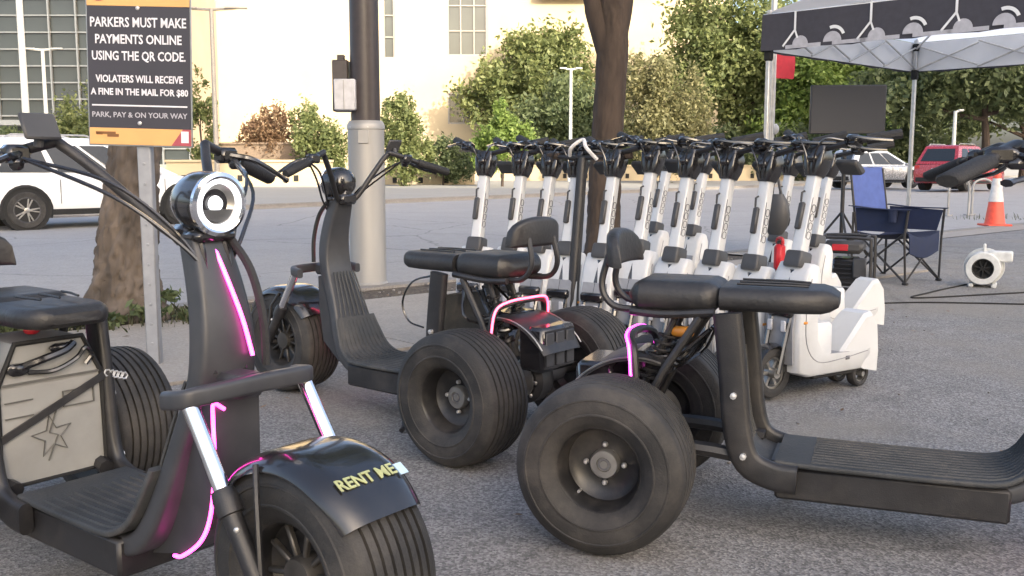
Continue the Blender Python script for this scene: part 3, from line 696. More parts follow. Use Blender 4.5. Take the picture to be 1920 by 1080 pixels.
def make_white_scooter():
    t = empty('stand_up_scooter'); HW = .092
    side = [(.02, .11), (.10, .085), (.56, .085), (.650, .11), (.668, .30), (.645, .44), (.615, .535), (.575, .585), (.535, .580), (.515, .54), (.53, .40), (.525, .25), (.47, .180), (.40, .168), (.10, .165), (.02, .175)]
    rings = []
    for y, s in ((-HW, .0), (-HW + .006, .010), (-HW + .02, .016), (HW - .02, .016), (HW - .006, .010), (HW, .0)):
        c = Vector((.30, .28)); ring = []
        for p in side:
            v = Vector(p); ring.append((v.x, y, v.y) if s == .016 else tuple((v + (c - v).normalized() * (.016 - s)).to_3d().xzy + Vector((0, y, 0))))
        rings.append(ring)
    MB().loft(rings).build('body', 'white', t, ang=50)
    m = MB(); m.prism([(.662, .15), (.672, .30), (.655, .40), (.645, .44), (.652, .445), (.667, .40), (.684, .30), (.672, .145)], -.070, .070, 'y'); m.build('front_shade_panel', 'wgrey', t)  # grey is shade on the white front shield, put into the colour
    m = MB(); m.loft([[(x, y, z) for x, y in rrect(w, d, .02, 3)] for x_, z, w, d in ((0, .160, .15, .13), (0, .30, .145, .125), (0, .315, .13, .11))], X=Matrix.Translation((.40, 0, 0))); m.build('battery_box', 'white', t)
    # faceted rear mudguard
    hw = .094
    prof = [(-.03, .085, 1.), (-.035, .18, 1.), (-.025, .30, .94), (.005, .345, .86), (.06, .335, .80), (.17, .255, .86), (.26, .168, .72)]
    rings = []
    for y, k in ((-hw, .0), (-hw + .02, 1.), (hw - .02, 1.), (hw, .0)):
        rings.append([(x, y * q, z - (0 if k else .018)) for x, z, q in prof] + [(.26, y * .72, .165), (.10, y, .088)])
    MB().loft(rings).build('rear_mudguard', 'white', t, ang=25)
    m = MB(); m.box((.27, 0, .1705), (.24, .150, .006), .002); m.build('foot_mat', 'wgrey', t)
    m = MB(); m.box((.24, HW + .001, .150), (.035, .004, .018), .002); m.box((.24, -HW - .001, .150), (.035, .004, .018), .002); m.build('side_badge', 'print', t)
    m = MB(); m.box((.28, 0, .080), (.44, .15, .02), .004); m.build('underside', 'dark', t)
    for s in (1, -1):
        MB().tube(smooth([(.06, s * .0935, .170), (.30, s * .0935, .150), (.50, s * .0935, .152), (.60, s * .0935, .24), (.61, s * .0935, .40), (.58, s * .0935, .52)], 4), .0022, 4).build('panel_seam', 'wgrey', t)
        MB().box((.615, s * .0925, .33), (.03, .006, .012), .002).build('side_marker', 'orange', t)
    MB().box((-.034, 0, .235), (.012, .07, .03), .004).build('tail_lamp', 'lamp', t)
    for s in (1, -1): small_wheel(t, .06, s * .055, .060, .045, spokes=False)
    small_wheel(t, .735, 0, .112, .062)
    m = MB()
    for s in (1, -1): m.tube([(.665, s * .048, .36), (.69, s * .050, .30), (.735, s * .046, .112)], .011, 7)
    m.box((.668, 0, .375), (.055, .13, .045), .010); m.tube([(.655, 0, .38), (.60, 0, .55)], .018, 8); m.build('fork', 'gloss', t)
    m = MB(); m.loft([[(.735 + r_ * math.cos(R(a)), y, .112 + r_ * math.sin(R(a))) for y, r_ in ((-.038, .120), (0, .130), (.038, .120), (.038, .116), (0, .126), (-.038, .116))] for a in range(20, 165, 12)]); m.build('front_mudguard', 'gloss', t)
    for s in (1, -1): MB().box((.702, s * .036, .315), (.008, .026, .048), .003).build('reflector', 'boxw', t)
    # stem
    ax = Vector((-.10, 0, .42)).normalized(); base = Vector((.585, 0, .57)); XS = Matrix.Translation(base) @ Vector((-ax.x, 0, -ax.z)).to_track_quat('-Z', 'Y').to_matrix().to_4x4()
    XS = Matrix.Translation(base) @ Matrix.Rotation(math.atan2(ax.x, ax.z), 4, 'Y')
    m = MB(); m.loft([[(x, y, z) for x, y in rrect(w, d, .010, 3)] for z, w, d in ((.02, .052, .062), (.30, .048, .058), (.41, .046, .056))], X=XS); st = m.build('stem', 'white', t)
    m = MB(); m.loft([[(x, y, z) for x, y in rrect(w, d, .012, 3)] for z, w, d in ((-.01, .082, .090), (.0, .086, .094), (.055, .080, .088), (.062, .070, .078))], X=XS); m.build('collar', 'band', t)
    m = MB(); m.box((.030, -.012, .215), (.020, .030, .120), .006, XS); m.tube([(.040, -.012, .275), (.046, -.012, .315), (.030, -.012, .325)], .005, 6, X=XS); m.build('folding_latch', 'band', st)
    m = MB()
    for s in (1, -1):
        for k in range(4):
            z0 = .135 + k * .040; y = s * .0300
            m.tube([(x, y, z0 + z) for x, z in rrect(.024, .032, .009, 2)], .0022, 4, closed=True, X=XS)
        m.tube([(.018, s * .0300, .12), (.018, s * .0300, .30)], .0015, 4, X=XS)
    m.build('outline_print', 'print', st)
    # head and bars
    m = MB(); m.loft([[(x, y, z) for x, y in rrect(w, d, .014, 3)] for z, w, d in ((.395, .062, .070), (.43, .080, .092), (.49, .092, .104), (.53, .066, .08))], X=XS); m.ball((.045, 0, .47), (.022, .026, .022), 10, XS); hd = m.build('head_cover', 'gloss', t)
    tz = .525; bar = smooth([(-.13, -.27, tz + .095), (-.075, -.20, tz + .065), (-.01, -.09, tz + .015), (0, 0, tz - .005), (-.01, .09, tz + .015), (-.075, .20, tz + .065), (-.13, .27, tz + .095)], 4)
    hb = MB().tube(bar, .013, 8, X=XS).build('handlebar', 'black', t)
    for s in (1, -1):
        MB().tube([(-.060, s * .180, tz + .055), (-.145, s * .285, tz + .104)], [.023, .021], 9, X=XS).build('grip', 'grip', hb)
        m = MB(); m.tube(smooth([(-.01, s * .12, tz + .03), (.030, s * .15, tz + .045), (-.01, s * .22, tz + .045), (-.075, s * .29, tz + .055)], 4), .0075, 6, X=XS); m.box((-.030, s * .14, tz + .040), (.065, .06, .05), .010, XS); m.build('brake_lever', 'gloss', hb)
    m = MB(); m.box((-.02, 0, tz + .040), (.09, .11, .032), .009, XS @ Matrix.Rotation(R(-25), 4, 'Y')); m.build('display', 'band', hb)
    m = MB()
    for s in (1, -1): m.tube(smooth([(.02, s * .12, tz + .03), (.075, s * .06, tz + .02), (.06, s * .02, tz - .05), (.035, s * .012, tz - .12)], 4), .0045, 6, X=XS)
    m.build('brake_cable', 'gloss', hb)
    short = {'body', 'rear_mudguard', 'battery_box', 'foot_mat', 'side_badge', 'underside', 'panel_seam', 'side_marker', 'tail_lamp'}
    def squeeze(o):
        for c in o.children:
            if c.type != 'MESH': continue
            if c.name.split('.')[0] in short:
                for v in c.data.vertices: v.co.x = .668 - (.668 - v.co.x) * .82
            elif c.name.split('.')[0] == 'wheel' and c.data.vertices[0].co.x < .4:
                for q in [c] + list(c.children):
                    for v in q.data.vertices: v.co.x += .125
    squeeze(t)
    return t
ws0 = make_white_scooter()
# stem positions (x, y) and heading of each scooter
def stem_at(x, y, deg): h = R(deg); return (x - .585 * math.cos(h), y - .585 * math.sin(h), h)
WS = [(-.19, 5.28, -122, 'white stand-up scooter at the left end of the row, leftmost white stem'),
      (.00, 5.24, -124, 'white stand-up scooter second from left, behind the domed backrest'),
      (.15, 5.16, -126, 'white stand-up scooter third from left, just right of the domed backrest'),
      (.29, 5.08, -128, 'white stand-up scooter fourth from left, left of the thin black stem'),
      (.45, 4.86, -130, 'white stand-up scooter right beside the thin black stem'),
      (.60, 4.78, -133, 'white stand-up scooter second to the right of the thin black stem'),
      (.77, 4.66, -136, 'white stand-up scooter in mid row behind the rear seat of the right trike'),
      (.945, 4.56, -139, 'white stand-up scooter directly behind the gap between the right trike seats'),
      (1.11, 4.46, -142, 'white stand-up scooter behind the front seat of the right trike'),
      (1.235, 4.28, -141, 'nearest white stand-up scooter at the right end showing its whole deck'),
      (.90, 6.32, -140, 'white stand-up scooter in the back row, leftmost of that row'),
      (1.14, 6.26, -142, 'white stand-up scooter in the back row, second from its left'),
      (1.60, 5.92, -146, 'white stand-up scooter in the back row beside the red can'),
      (1.75, 5.66, -150, 'white stand-up scooter in the back row at its right end, deck in view')]
for i, (x, y, d, lab) in enumerate(WS):
    o = ws0 if i == 0 else copy_tree(ws0)
    px, py, h = stem_at(x, y, d + random.uniform(-3.5, 3.5)); o.location = (px, py, 0); o.rotation_euler = (0, R(random.uniform(-2.4, 2.4)), h)
    tag(o, lab, 'scooter', 'white stand-up scooters parked in rows')
    XB = Matrix.Translation((.585, 0, .57)) @ Matrix.Rotation(math.atan2(-.10, .42), 4, 'Y'); tw_ = XB @ Matrix.Rotation(R(random.uniform(-13, 13)), 4, 'Z') @ XB.inverted()
    for c in o.children:
        if c.name.startswith('handlebar') or c.name.startswith('head_cover'): c.matrix_local = tw_
    if i in (4, 6, 8): MB().box((.5715, .0, .588), (.004 + .03, .05, .003), .001, Matrix.Translation((0, 0, .0))).build('sticker', 'lime', o)
ks = empty('kick_scooter', (.36, 5.06, 0), R(-128)); tag(ks, 'slim black kick scooter with dark stem amid the white scooters', 'scooter')
MB().tube([(.10, 0, .12), (.07, 0, .45), (.0, 0, 1.05)], [.030, .030, .026], 10).build('stem', 'black', ks)
MB().box((-.20, 0, .09), (.58, .11, .035), .01).build('deck', 'deck', ks)
hb_ = MB().tube(smooth([(-.03, -.25, 1.06), (0, 0, 1.05), (-.03, .25, 1.06)], 5), .012, 8).build('handlebar', 'black', ks)
for s in (1, -1): MB().cyl((-.02, s * .16, 1.057), (-.03, s * .27, 1.06), .018, 8).build('grip', 'bark2', hb_)
for x in (.13, -.46): small_wheel(ks, x, 0, .075, .04)
MB().tube(smooth([(.02, .10, 1.04), (.06, .06, 1.10), (.03, .02, 1.14), (.06, -.03, 1.10), (.03, -.06, 1.06)], 5), .010, 7).build('coiled_cable', 'conew', hb_)
ex = empty('portable_generator', (2.62, 7.75, 0), R(-25)); tag(ex, 'small black portable generator with a red panel behind the rightmost scooter', 'generator')
m = MB()
for y in (-.17, .17):
    P = smooth([(-.21, y, .05), (-.21, y, .40), (-.17, y, .45), (.17, y, .45), (.21, y, .40), (.21, y, .05), (.17, y, .02), (-.17, y, .02)], 4); m.tube(P, .013, 7, closed=True)
for x in (-.17, .17):
    for z in (.02, .45): m.tube([(x, -.17, z), (x, .17, z)], .012, 6)
m.build('frame', 'black', ex)
m = MB(); m.box((.02, 0, .18), (.20, .22, .22), .02); m.lathe([(.09, -.1), (.10, -.06), (.10, .06), (.08, .10)], 18, Matrix.Translation((-.12, 0, .16)) @ ZX, cap=True)
for k in range(5): m.box((.02, -.122, .10 + k * .035), (.18, .02, .012), .002)
m.build('engine', 'gloss', ex)
MB().box((0, 0, .375), (.30, .26, .10), .03).build('tank', 'band', ex)
MB().box((-.02, -.132, .375), (.12, .012, .05), .004).build('red_panel', 'red', ex)
MB().cyl((.04, 0, .42), (.04, 0, .455), .03, 12).build('cap', 'black', ex)
MB().box((.13, -.14, .22), (.10, .03, .16), .01).build('control_panel', 'slate', ex)
rc = empty('fuel_can', (1.53, 5.62, .38), .4); tag(rc, 'small red can between two stems of the white scooters', 'can')
MB().box((0, 0, .11), (.065, .06, .16), .02).build('body', 'red', rc)
MB().tube(smooth([(0, -.025, .185), (0, -.02, .215), (0, .02, .215), (0, .025, .185)], 4), .010, 6).build('handle', 'red', rc)
MB().cyl((.0, .0, .18), (.0, .0, .205), .018, 10).build('cap', 'black', rc)
cr = empty('milk_crate', (1.53, 5.62, 0), .4); tag(cr, 'dark crate under the small red can behind white scooters', 'crate')
m = MB(); m.box((0, 0, .02), (.3, .3, .04)); m.box((0, 0, .345), (.29, .29, .02))
for s in (1, -1): m.box((s * .14, 0, .19), (.02, .3, .30)); m.box((0, s * .14, .19), (.26, .02, .30))
m.build('body', 'band', cr)
bgp = empty('backpack', (1.47, 5.50, .74), R(40)); tag(bgp, 'dark grey oval bag hanging among the white scooter stems', 'bag')
MB().ball((0, 0, 0), (.055, .085, .13), 14).build('body', 'band', bgp)
MB().ball((.05, 0, -.03), (.025, .06, .06), 12).build('front_pocket', 'leather', bgp)
MB().tube(smooth([(0, -.03, .11), (-.02, 0, .24), (0, .03, .11)], 6), .008, 6).build('strap', 'band', bgp)

# ------------------------------------------------------------------ parking notice sign
SX, SY = -1.845, 4.90
ps = empty('parking_sign', (SX, SY, 0), R(-3)); tag(ps, 'parking payment notice with dark panel and orange bands on a grey post', 'sign')
m = MB(); m.box((.03, .03, .95), (.068, .05, 1.9), .006)
for k in range(18): m.box((.03, .003, .12 + k * .1), (.014, .004, .014), .003)
m.build('post', 'signpost', ps)
SZ = Matrix.Translation((-.006, -.008, -.018)) @ Matrix.Rotation(R(1.6), 4, 'Y') @ Matrix.Diagonal((1.04, 1, 1, 1))
pan = MB().box((0, 0, 1.533), (.500, .006, .822), .002, SZ).build('panel', 'mull', ps)
MB().box((0, -.005, 1.500), (.486, .004, .580), .001, SZ).build('dark_field', 'signk', pan)
MB().box((0, -.005, 1.169), (.486, .004, .080), .001, SZ).build('footer_band', 'signo', pan)
MB().box((0, -.005, 1.864), (.486, .004, .146), .001, SZ).build('header_band', 'signo', pan)
def sign_text(s, z, size, mt='signw', sx=.80, x=0, off=.0011, space=1.0, fit=None, y=-.0085):
    me = text_mesh(s, size, .0006, sx, off, space=space)
    if fit:
        xs = [v.co.x for v in me.vertices]; w = max(xs) - min(xs); c = (max(xs) + min(xs)) / 2
        for v in me.vertices: v.co.x = (v.co.x - c) * fit / w
    me.materials.append(M[mt]); link('lettering', me, pan, SZ @ Matrix.Translation((x, y, z)) @ Matrix.Rotation(PI / 2, 4, 'X'))
sign_text('NOTICE', 1.850, .082, 'signw', fit=.31, x=.035)
MB().cyl((-.185, -.006, 1.855), (-.185, -.010, 1.855), .042, 24, SZ).build('parking_roundel', 'signr', pan)
sign_text('P', 1.853, .066, 'signw', x=-.185, y=-.0112)
sign_text('PARKERS MUST MAKE', 1.712, .064, fit=.455)
sign_text('PAYMENTS ONLINE', 1.632, .061, fit=.410)
sign_text('USING THE QR CODE.', 1.553, .061, fit=.445)
sign_text('VIOLATERS WILL RECEIVE', 1.444, .048, fit=.415)
sign_text('A FINE IN THE MAIL FOR $80', 1.382, .044, fit=.465)
MB().box((0, -.0085, 1.318), (.455, .002, .007), 0, SZ).build('rule_line', 'signw', pan)
sign_text('PARK, PAY & ON YOUR WAY', 1.272, .036, 'pgrey', fit=.455, off=.0004)
m = MB(); m.box((-.165, -.0085, 1.185), (.095, .002, .012), 0, SZ); m.box((-.130, -.0085, 1.173), (.055, .002, .014), 0, SZ); m.box((-.195, -.0085, 1.181), (.03, .002, .010), 0, SZ); m.build('small_logo', 'signb', pan)
m = MB(); m.add([(x, y, z) for y in (-.0075, -.009) for x, z in ((.243, 1.209), (.205, 1.209), (.150, 1.130), (.243, 1.130))], [(0, 1, 2, 3), (4, 5, 6, 7), (0, 1, 5, 4), (1, 2, 6, 5), (2, 3, 7, 6), (3, 0, 4, 7)], SZ); m.build('corner_print', 'signr', pan)
MB().box((.215, -.0098, 1.172), (.035, .0012, .055), .0, SZ).build('corner_logo', 'signw', pan)
for z in (1.782, 1.234): MB().lathe([(.010, 0), (.010, .004), (.006, .007), (0, .007)], 10, SZ @ Matrix.Translation((.0, -.008, z)) @ Matrix.Rotation(PI / 2, 4, 'X')).build('bolt', 'silver', pan)

# ------------------------------------------------------------------ metal pole with its dark upper mast
mp_ = empty('utility_pole', (-1.22, 8.34, 0)); tag(mp_, 'thick grey metal pole sleeve carrying a dark brown mast and two boxes', 'pole')
MB().lathe([(.165, 0), (.165, .02), (.152, .03), (.152, 1.30), (.158, 1.305), (.158, 1.335), (.146, 1.36), (.135, 1.375), (0, 1.375)], 32).build('base_sleeve', 'galv', mp_)
MB().tube([(0, 0, 1.36), (0, 0, 6.0)], [.122, .115], 24).build('mast', 'brownpole', mp_)
m = MB(); m.box((.0, -.155, 1.24), (.09, .012, .11), .003); m.build('access_cover', 'galv', mp_)
m = MB()
for k in range(6): m.ball((.148 * math.cos(k * 1.05 - .3), .148 * math.sin(k * 1.05 - .3), 1.32), .012, 6)
m.build('bolt', 'silver', mp_)
m = MB(); m.box((-.20, .03, 1.66), (.13, .16, .42), .008); m.box((-.20, .03, 1.89), (.06, .06, .05), .005); m.build('dark_box', 'brownpole', mp_)
m = MB(); m.box((-.145, -.12, 1.58), (.175, .10, .25), .008); cbx = m.build('pale_box', 'boxw', mp_)
MB().box((-.150, -.172, 1.58), (.006, .004, .23)).build('door_seam', 'galv', cbx)
m = MB(); m.box((-.09, -.09, 1.58), (.05, .06, .06)); m.box((-.13, .03, 1.62), (.06, .05, .06)); m.build('bracket', 'galv', mp_)

# ------------------------------------------------------------------ trees
def leaves(blobs, n, size, seed, flat=.25):
    g = np.random.default_rng(seed); vol = np.array([b[3] * b[4] * b[5] for b in blobs]) ** .75; cnt = (n * vol / vol.sum()).astype(int)
    C = []
    for b, k in zip(blobs, cnt):
        k0, k = k, int(k * .72)
        nc = max(5, k // 45); d = g.normal(size=(nc, 3)); d /= np.linalg.norm(d, axis=1)[:, None]
        c = d * (g.random(nc) ** .42)[:, None]
        idx = g.integers(0, nc, k); p = c[idx] + g.normal(size=(k, 3)) * .13
        C.append(p * np.array(b[3:6]) + np.array(b[:3]))
        ns = 9; ks = max(4, (k0 - k) // ns)     # loose sprays that break the outline
        for _ in range(ns):
            v = g.normal(size=3); v[2] = abs(v[2]) * .9 - .25; v /= np.linalg.norm(v); e = (g.normal(size=(ks, 3)) * np.array([.14, .14, .17]) * g.uniform(.7, 1.3) + v * g.uniform(.9, 1.18)); C.append(e * np.array(b[3:6]) + np.array(b[:3]))
    P = np.concatenate(C); k = len(P)
    nrm = g.normal(size=(k, 3)) + np.array([0, 0, flat * 2]); nrm /= np.linalg.norm(nrm, axis=1)[:, None]
    u = np.cross(nrm, g.normal(size=(k, 3))); u /= np.linalg.norm(u, axis=1)[:, None]; w = np.cross(nrm, u)
    s = (size * (.55 + .9 * g.random(k)))[:, None]
    V = np.stack([P - u * s, P + w * s * .5 + nrm * s * .12, P + u * s, P - w * s * .5 + nrm * s * .12], 1).reshape(-1, 3)
    return V
def leaf_mesh(name, V, m):
    k = len(V) // 4; me = bpy.data.meshes.new(name)
    me.vertices.add(len(V)); me.vertices.foreach_set('co', V.astype(np.float32).ravel())
    me.loops.add(k * 4); me.loops.foreach_set('vertex_index', np.arange(k * 4, dtype=np.int32))
    me.polygons.add(k); me.polygons.foreach_set('loop_start', np.arange(0, k * 4, 4, dtype=np.int32)); me.polygons.foreach_set('loop_total', np.full(k, 4, np.int32))
    me.update(calc_edges=True); me.materials.append(M[m]); return me
def tree(name, label, x, y, blobs, n_, size_, lm, tr=.2, th=None, seed=1, bark='bark2', group=None, cat='tree'):
    """blobs are relative to the trunk foot: centre and half axes"""
    t = empty(name, (x, y, -.06)); tag(t, label, cat, group)
    n, size = int(n_ * 2.1), size_ * .70
    top = max(b[2] for b in blobs); m = MB()
    m.tube(smooth([(0, 0, 0), (tr * .3, 0, top * .35), (-tr * .2, tr * .2, top * .7), (0, 0, top)], 4), [tr * (1 - .75 * i / 12) for i in range(13)], 8)
    for i, b in enumerate(blobs):
        z0 = top * (.3 + .35 * random.random()); m.tube(smooth([(0, 0, min(z0, b[2] * .8)), (b[0] * .5, b[1] * .5, b[2] * .8), (b[0], b[1], b[2])], 4), [tr * .45 * (1 - .085 * k) for k in range(9)], 6)
    m.build('trunk', bark, t)
    link('crown', leaf_mesh('crown', leaves(blobs, n, size, seed), lm), t)
    return t
G = 'trees across the road'
tree('broadleaf_tree', 'large dark green tree left of the near dark trunk across the road', 1.6, 74.3, [(0, 0, 6.8, 4.2, 2.8, 3.4), (-2.6, 0, 5.8, 2.9, 2.2, 2.6), (2.1, .5, 4.8, 2.8, 2.2, 2.5), (1.5, 0, 8.8, 2.6, 2.2, 2.2)], 9500, .27, 'lg1', .28, seed=3, group=G)
tree('broadleaf_tree', 'deep green shaded tree low behind the bright shrub, left of the near trunk', 3.4, 63, [(0, 0, 3.6, 3.0, 2.4, 2.6), (1.8, 0, 2.7, 2.0, 1.8, 1.8), (-2.0, 0, 2.9, 1.8, 1.8, 1.9)], 6500, .24, 'lg2', .22, seed=4, group=G)
tree('broadleaf_tree', 'pale olive tree with fine leaves just right of the near dark trunk', 8.3, 55, [(0, 0, 3.6, 2.0, 1.8, 3.0), (.9, .2, 2.5, 1.8, 1.6, 2.0), (-.7, 0, 5.2, 1.3, 1.3, 1.7)], 8500, .16, 'lg3', .16, seed=5, group=G)
tree('broadleaf_tree', 'tall broad green tree between the olive tree and the tent', 15.2, 68, [(0, 0, 9.5, 4.2, 3.6, 3.4), (-1.6, 0, 7.0, 3.0, 2.8, 2.8), (2.6, 0, 6.6, 2.6, 2.4, 3.0), (1.5, 0, 3.6, 2.6, 2.2, 2.2)], 12000, .27, 'lg1', .34, seed=6, group=G)
tree('broadleaf_tree', 'sunlit light green tree behind the dark screen under the tent', 20.2, 66, [(0, 0, 6.2, 3.2, 3.0, 3.4), (2.0, 0, 3.6, 2.6, 2.4, 2.3), (-1.8, 0, 3.2, 2.2, 2.0, 2.2), (3.2, 0, 8.0, 2.6, 2.2, 2.6)], 9500, .25, 'lg4', .3, seed=7, group=G)
tree('broadleaf_tree', 'dark green spreading tree behind the red car at far right', 27.0, 57, [(0, 0, 6.0, 5.0, 3.6, 2.6), (-4.2, 0, 5.0, 2.6, 2.6, 1.9), (4.6, 0, 5.6, 4.0, 3.0, 2.6)], 9500, .28, 'lg2', .32, seed=8, group=G)
tree('broadleaf_tree', 'second dark green tree at the far right edge beyond the cone', 36, 70, [(0, 0, 7.0, 5.5, 4.0, 3.4), (-4.4, 0, 4.8, 3.2, 3.0, 2.4), (-3, 0, 9, 4, 3, 3)], 8500, .3, 'lg2', .32, seed=9, group=G)
tree('broadleaf_tree', 'distant green tree filling the gap behind the tent top', 30, 88, [(0, 0, 9.5, 6.5, 4.0, 4.5), (-6, 0, 7.5, 5, 3.6, 3.8), (7, 0, 9, 6, 4, 4.5)], 9500, .33, 'lg1', .34, seed=19, group=G)
tree('broadleaf_tree', 'dense dark tree low on the horizon behind the silver car', 24, 84, [(-4, 0, 2.6, 3.4, 2.4, 2.4), (0, 0, 3.0, 3.4, 2.4, 2.6), (5, 0, 2.8, 3.6, 2.4, 2.5), (10, 0, 2.8, 3.6, 2.4, 2.5)], 8000, .27, 'lg2', .24, seed=29, group=G)
for x_, y_, w_, lab in ((6.5, 66, 3.2, 'low dark hedge shrub at the foot of the olive tree'), (12.2, 64, 3.0, 'low dark hedge shrub between the olive tree and the tent pole'), (17.6, 62, 3.0, 'low dark hedge shrub left of the dark screen under the tent'), (22.6, 60, 2.6, 'low dark hedge shrub behind the silver white car')):
    tree('hedge_shrub', lab, x_, y_, [(0, 0, 1.4, w_, 1.2, 1.6), (w_ * .4, 0, 1.9, w_ * .5, 1., 1.4)], 3200, .2, 'lg2', .08, seed=int(x_ * 10), group='hedge shrubs below the trees', cat='shrub')
G2 = 'shrubs along the far pavement'
tree('flowering_shrub', 'rust coloured shrub above the brown planter wall', -12.0, 49.3, [(0, 0, 2.6, 1.15, 1.1, 1.4), (-.7, 0, 2.2, .8, .8, .9), (.6, 0, 2.0, .7, .7, .8)], 2600, .13, 'lg5', .06, seed=10, group=G2, cat='shrub')
tree('young_tree', 'young green tree left of the thick metal pole', -9.35, 48.0, [(0, 0, 1.9, 1.15, 1.1, 1.5), (-.5, 0, 2.9, .75, .7, 1.0), (.5, 0, 1.3, .9, .9, 1.1)], 3200, .14, 'lg1', .07, seed=11, group=G2)
tree('young_tree', 'narrow green tree immediately right of the thick metal pole', -5.2, 47.0, [(0, 0, 2.4, .9, .9, 1.6), (.35, 0, 1.4, 1.0, .9, 1.3), (-.2, 0, 3.3, .6, .6, .9)], 3600, .14, 'lg1', .08, seed=12, group=G2)
tree('round_shrub', 'dark green low shrub right of the narrow tree', -3.4, 49.0, [(0, 0, 1.2, 1.0, .9, 1.1), (.7, 0, .9, .8, .7, .8)], 2200, .13, 'lg2', .06, seed=13, group=G2, cat='shrub')
tree('bright_shrub', 'bright yellow green young tree in front of the shaded tree', -.45, 46.0, [(0, 0, 1.9, 1.15, 1.0, 1.1), (-.1, 0, 3.0, .45, .45, .95), (.75, 0, 2.3, .5, .5, .9), (-.8, 0, 1.5, .6, .6, .7)], 3000, .15, 'lg4', .07, seed=14, group=G2)
tree('thin_tree', 'sparse thin young tree just right of the parking sign', -14.8, 47.5, [(0, 0, 2.4, .7, .6, 1.6), (-.2, 0, 4.0, .9, .7, 1.2), (.2, 0, 1.2, .7, .7, 1.0)], 1300, .15, 'lg1', .06, seed=15, group=G2)
tree('broadleaf_tree', 'green tree in front of the glazed building, left of the sign', -21.8, 52, [(0, 0, 2.6, 1.7, 1.4, 1.9), (-1.7, 0, 2.2, 1.2, 1.1, 1.5), (1.3, 0, 1.8, 1.3, 1.2, 1.5)], 3600, .17, 'lg1', .12, seed=16, group=G)
tree('round_shrub', 'bushy low shrub behind the white car at the left edge', -25.0, 50, [(0, 0, 1.4, 1.6, 1.1, 1.3), (1.2, 0, 1.1, 1.0, .9, 1.0)], 2200, .16, 'lg2', .08, seed=17, group=G2, cat='shrub')

# near trunks: the crowns stand above the picture
def trunk_mesh(pts, rad, seed, amp=.13, n=28, plates=17):
    from mathutils import noise
    P = smooth(pts, 26); m = len(P); rings = []; n = 84
    rr = [rad[0] + (rad[1] - rad[0]) * (1 - (1 - i / (m - 1)) ** 2.2) for i in range(m)]
    for i, p in enumerate(P):
        ring = []
        for k in range(n):
            a = 2 * PI * k / n; c_, s_ = math.cos(a), math.sin(a)
            q = Vector((c_ * rr[i], s_ * rr[i], p.z * .36)) * plates + Vector((seed, seed * 2, 0))
            d = noise.voronoi(q + noise.noise_vector(q * 1.7) * .35)[0]; f = min(1, (d[1] - d[0]) * 3.2)
            w = 1 + amp * (f - .6) + amp * .5 * noise.fractal(q * 2.5, .8, 2, 4) + .05 * noise.noise(Vector((c_, s_, p.z * .9)) * 1.3)
            w *= 1 + .30 * max(0, 1 - i / (m * .16)) ** 1.6 * (1 + .6 * math.sin(5 * a + seed))
            ring.append((p.x + rr[i] * w * c_, p.y + rr[i] * w * s_, p.z))
        rings.append(ring)
    return MB().loft(rings)
t = empty('shade_tree', (-2.55, 6.46, -.02)); tag(t, 'rough barked tree trunk behind the parking sign on the dirt strip', 'tree')
trunk_mesh([(0, 0, 0), (.03, 0, .5), (.10, 0, 1.1), (.20, 0, 1.9), (.3, 0, 2.8)], (.235, .135), 3).build('trunk', 'bark', t, ang=80)
lf = leaves([(.4, .3, 5.2, 2.6, 2.2, 1.3), (-1.6, .8, 5.6, 2., 2., 1.2), (1.8, 1.4, 5.6, 1.8, 1.8, 1.1)], 6000, .10, 31); link('crown', leaf_mesh('crown', lf, 'lg1'), t)
m = MB(); m.tube(smooth([(.3, 0, 2.75), (.35, .1, 3.6), (.5, .3, 5.0)], 5), [.13 - .008 * k for k in range(11)], 10); m.tube(smooth([(.3, 0, 2.75), (-.3, .3, 3.6), (-1.4, .8, 5.2)], 5), [.10 - .007 * k for k in range(11)], 10); m.build('limb', 'bark', t)
t = empty('shade_tree', (.96, 10.3, -.02)); tag(t, 'dark slender forked tree trunk rising behind the white scooters', 'tree')
trunk_mesh([(0, 0, 0), (.0, 0, .6), (.02, 0, 1.3), (.07, 0, 2.2), (.06, 0, 2.75)], (.185, .155), 8, .06).build('trunk', 'bark2', t, ang=80)
for pts, r0 in (([(.075, 0, 2.30), (.16, 0, 2.7), (.22, .1, 3.4), (.5, .4, 5.0)], .14), ([(.03, 0, 2.20), (-.10, 0, 2.55), (-.26, .05, 3.0), (-1.2, .3, 5.0)], .14)):
    m = MB(); m.tube(smooth(pts, 5), [r0 * (1 - .035 * k) for k in range(16)], 12); m.build('limb', 'bark2', t)
lf = leaves([(.4, .3, 5.8, 2.6, 2.2, 1.3), (-1.6, .8, 5.8, 2., 2., 1.2)], 5000, .10, 33); link('crown', leaf_mesh('crown', lf, 'lg1'), t)
# tufts at the trunk foot and weeds along the strip
def tufts(spots, per, h, seed, mt='gr'):
    g = np.random.default_rng(seed); V = []
    for cx, cy, rx, ry in spots:
        for _ in range(per):
            x, y = cx + g.normal() * rx, cy + g.normal() * ry; a = g.random() * 6.28; L = h * (.4 + .9 * g.random()); lean = g.random() * .8
            d = np.array([math.cos(a), math.sin(a), 0]); q = np.array([-d[1], d[0], 0]) * .006; b = np.array([x, y, -.02])
            V += [b - q, b + q, b + q * .6 + d * L * lean * .5 + [0, 0, L * .7], b - q * .2 + d * L * lean + [0, 0, L]]
    return np.array(V)
o = link('grass', leaf_mesh('grass', tufts([(-2.5, 6.20, .28, .10), (-2.15, 6.42, .18, .12), (-2.95, 6.0, .25, .12), (-1.95, 6.62, .16, .08), (-2.7, 6.05, .3, .1), (9.6, 18.6, .9, .3)], 120, .10, 5), 'gr')); tag(o, kind='stuff')
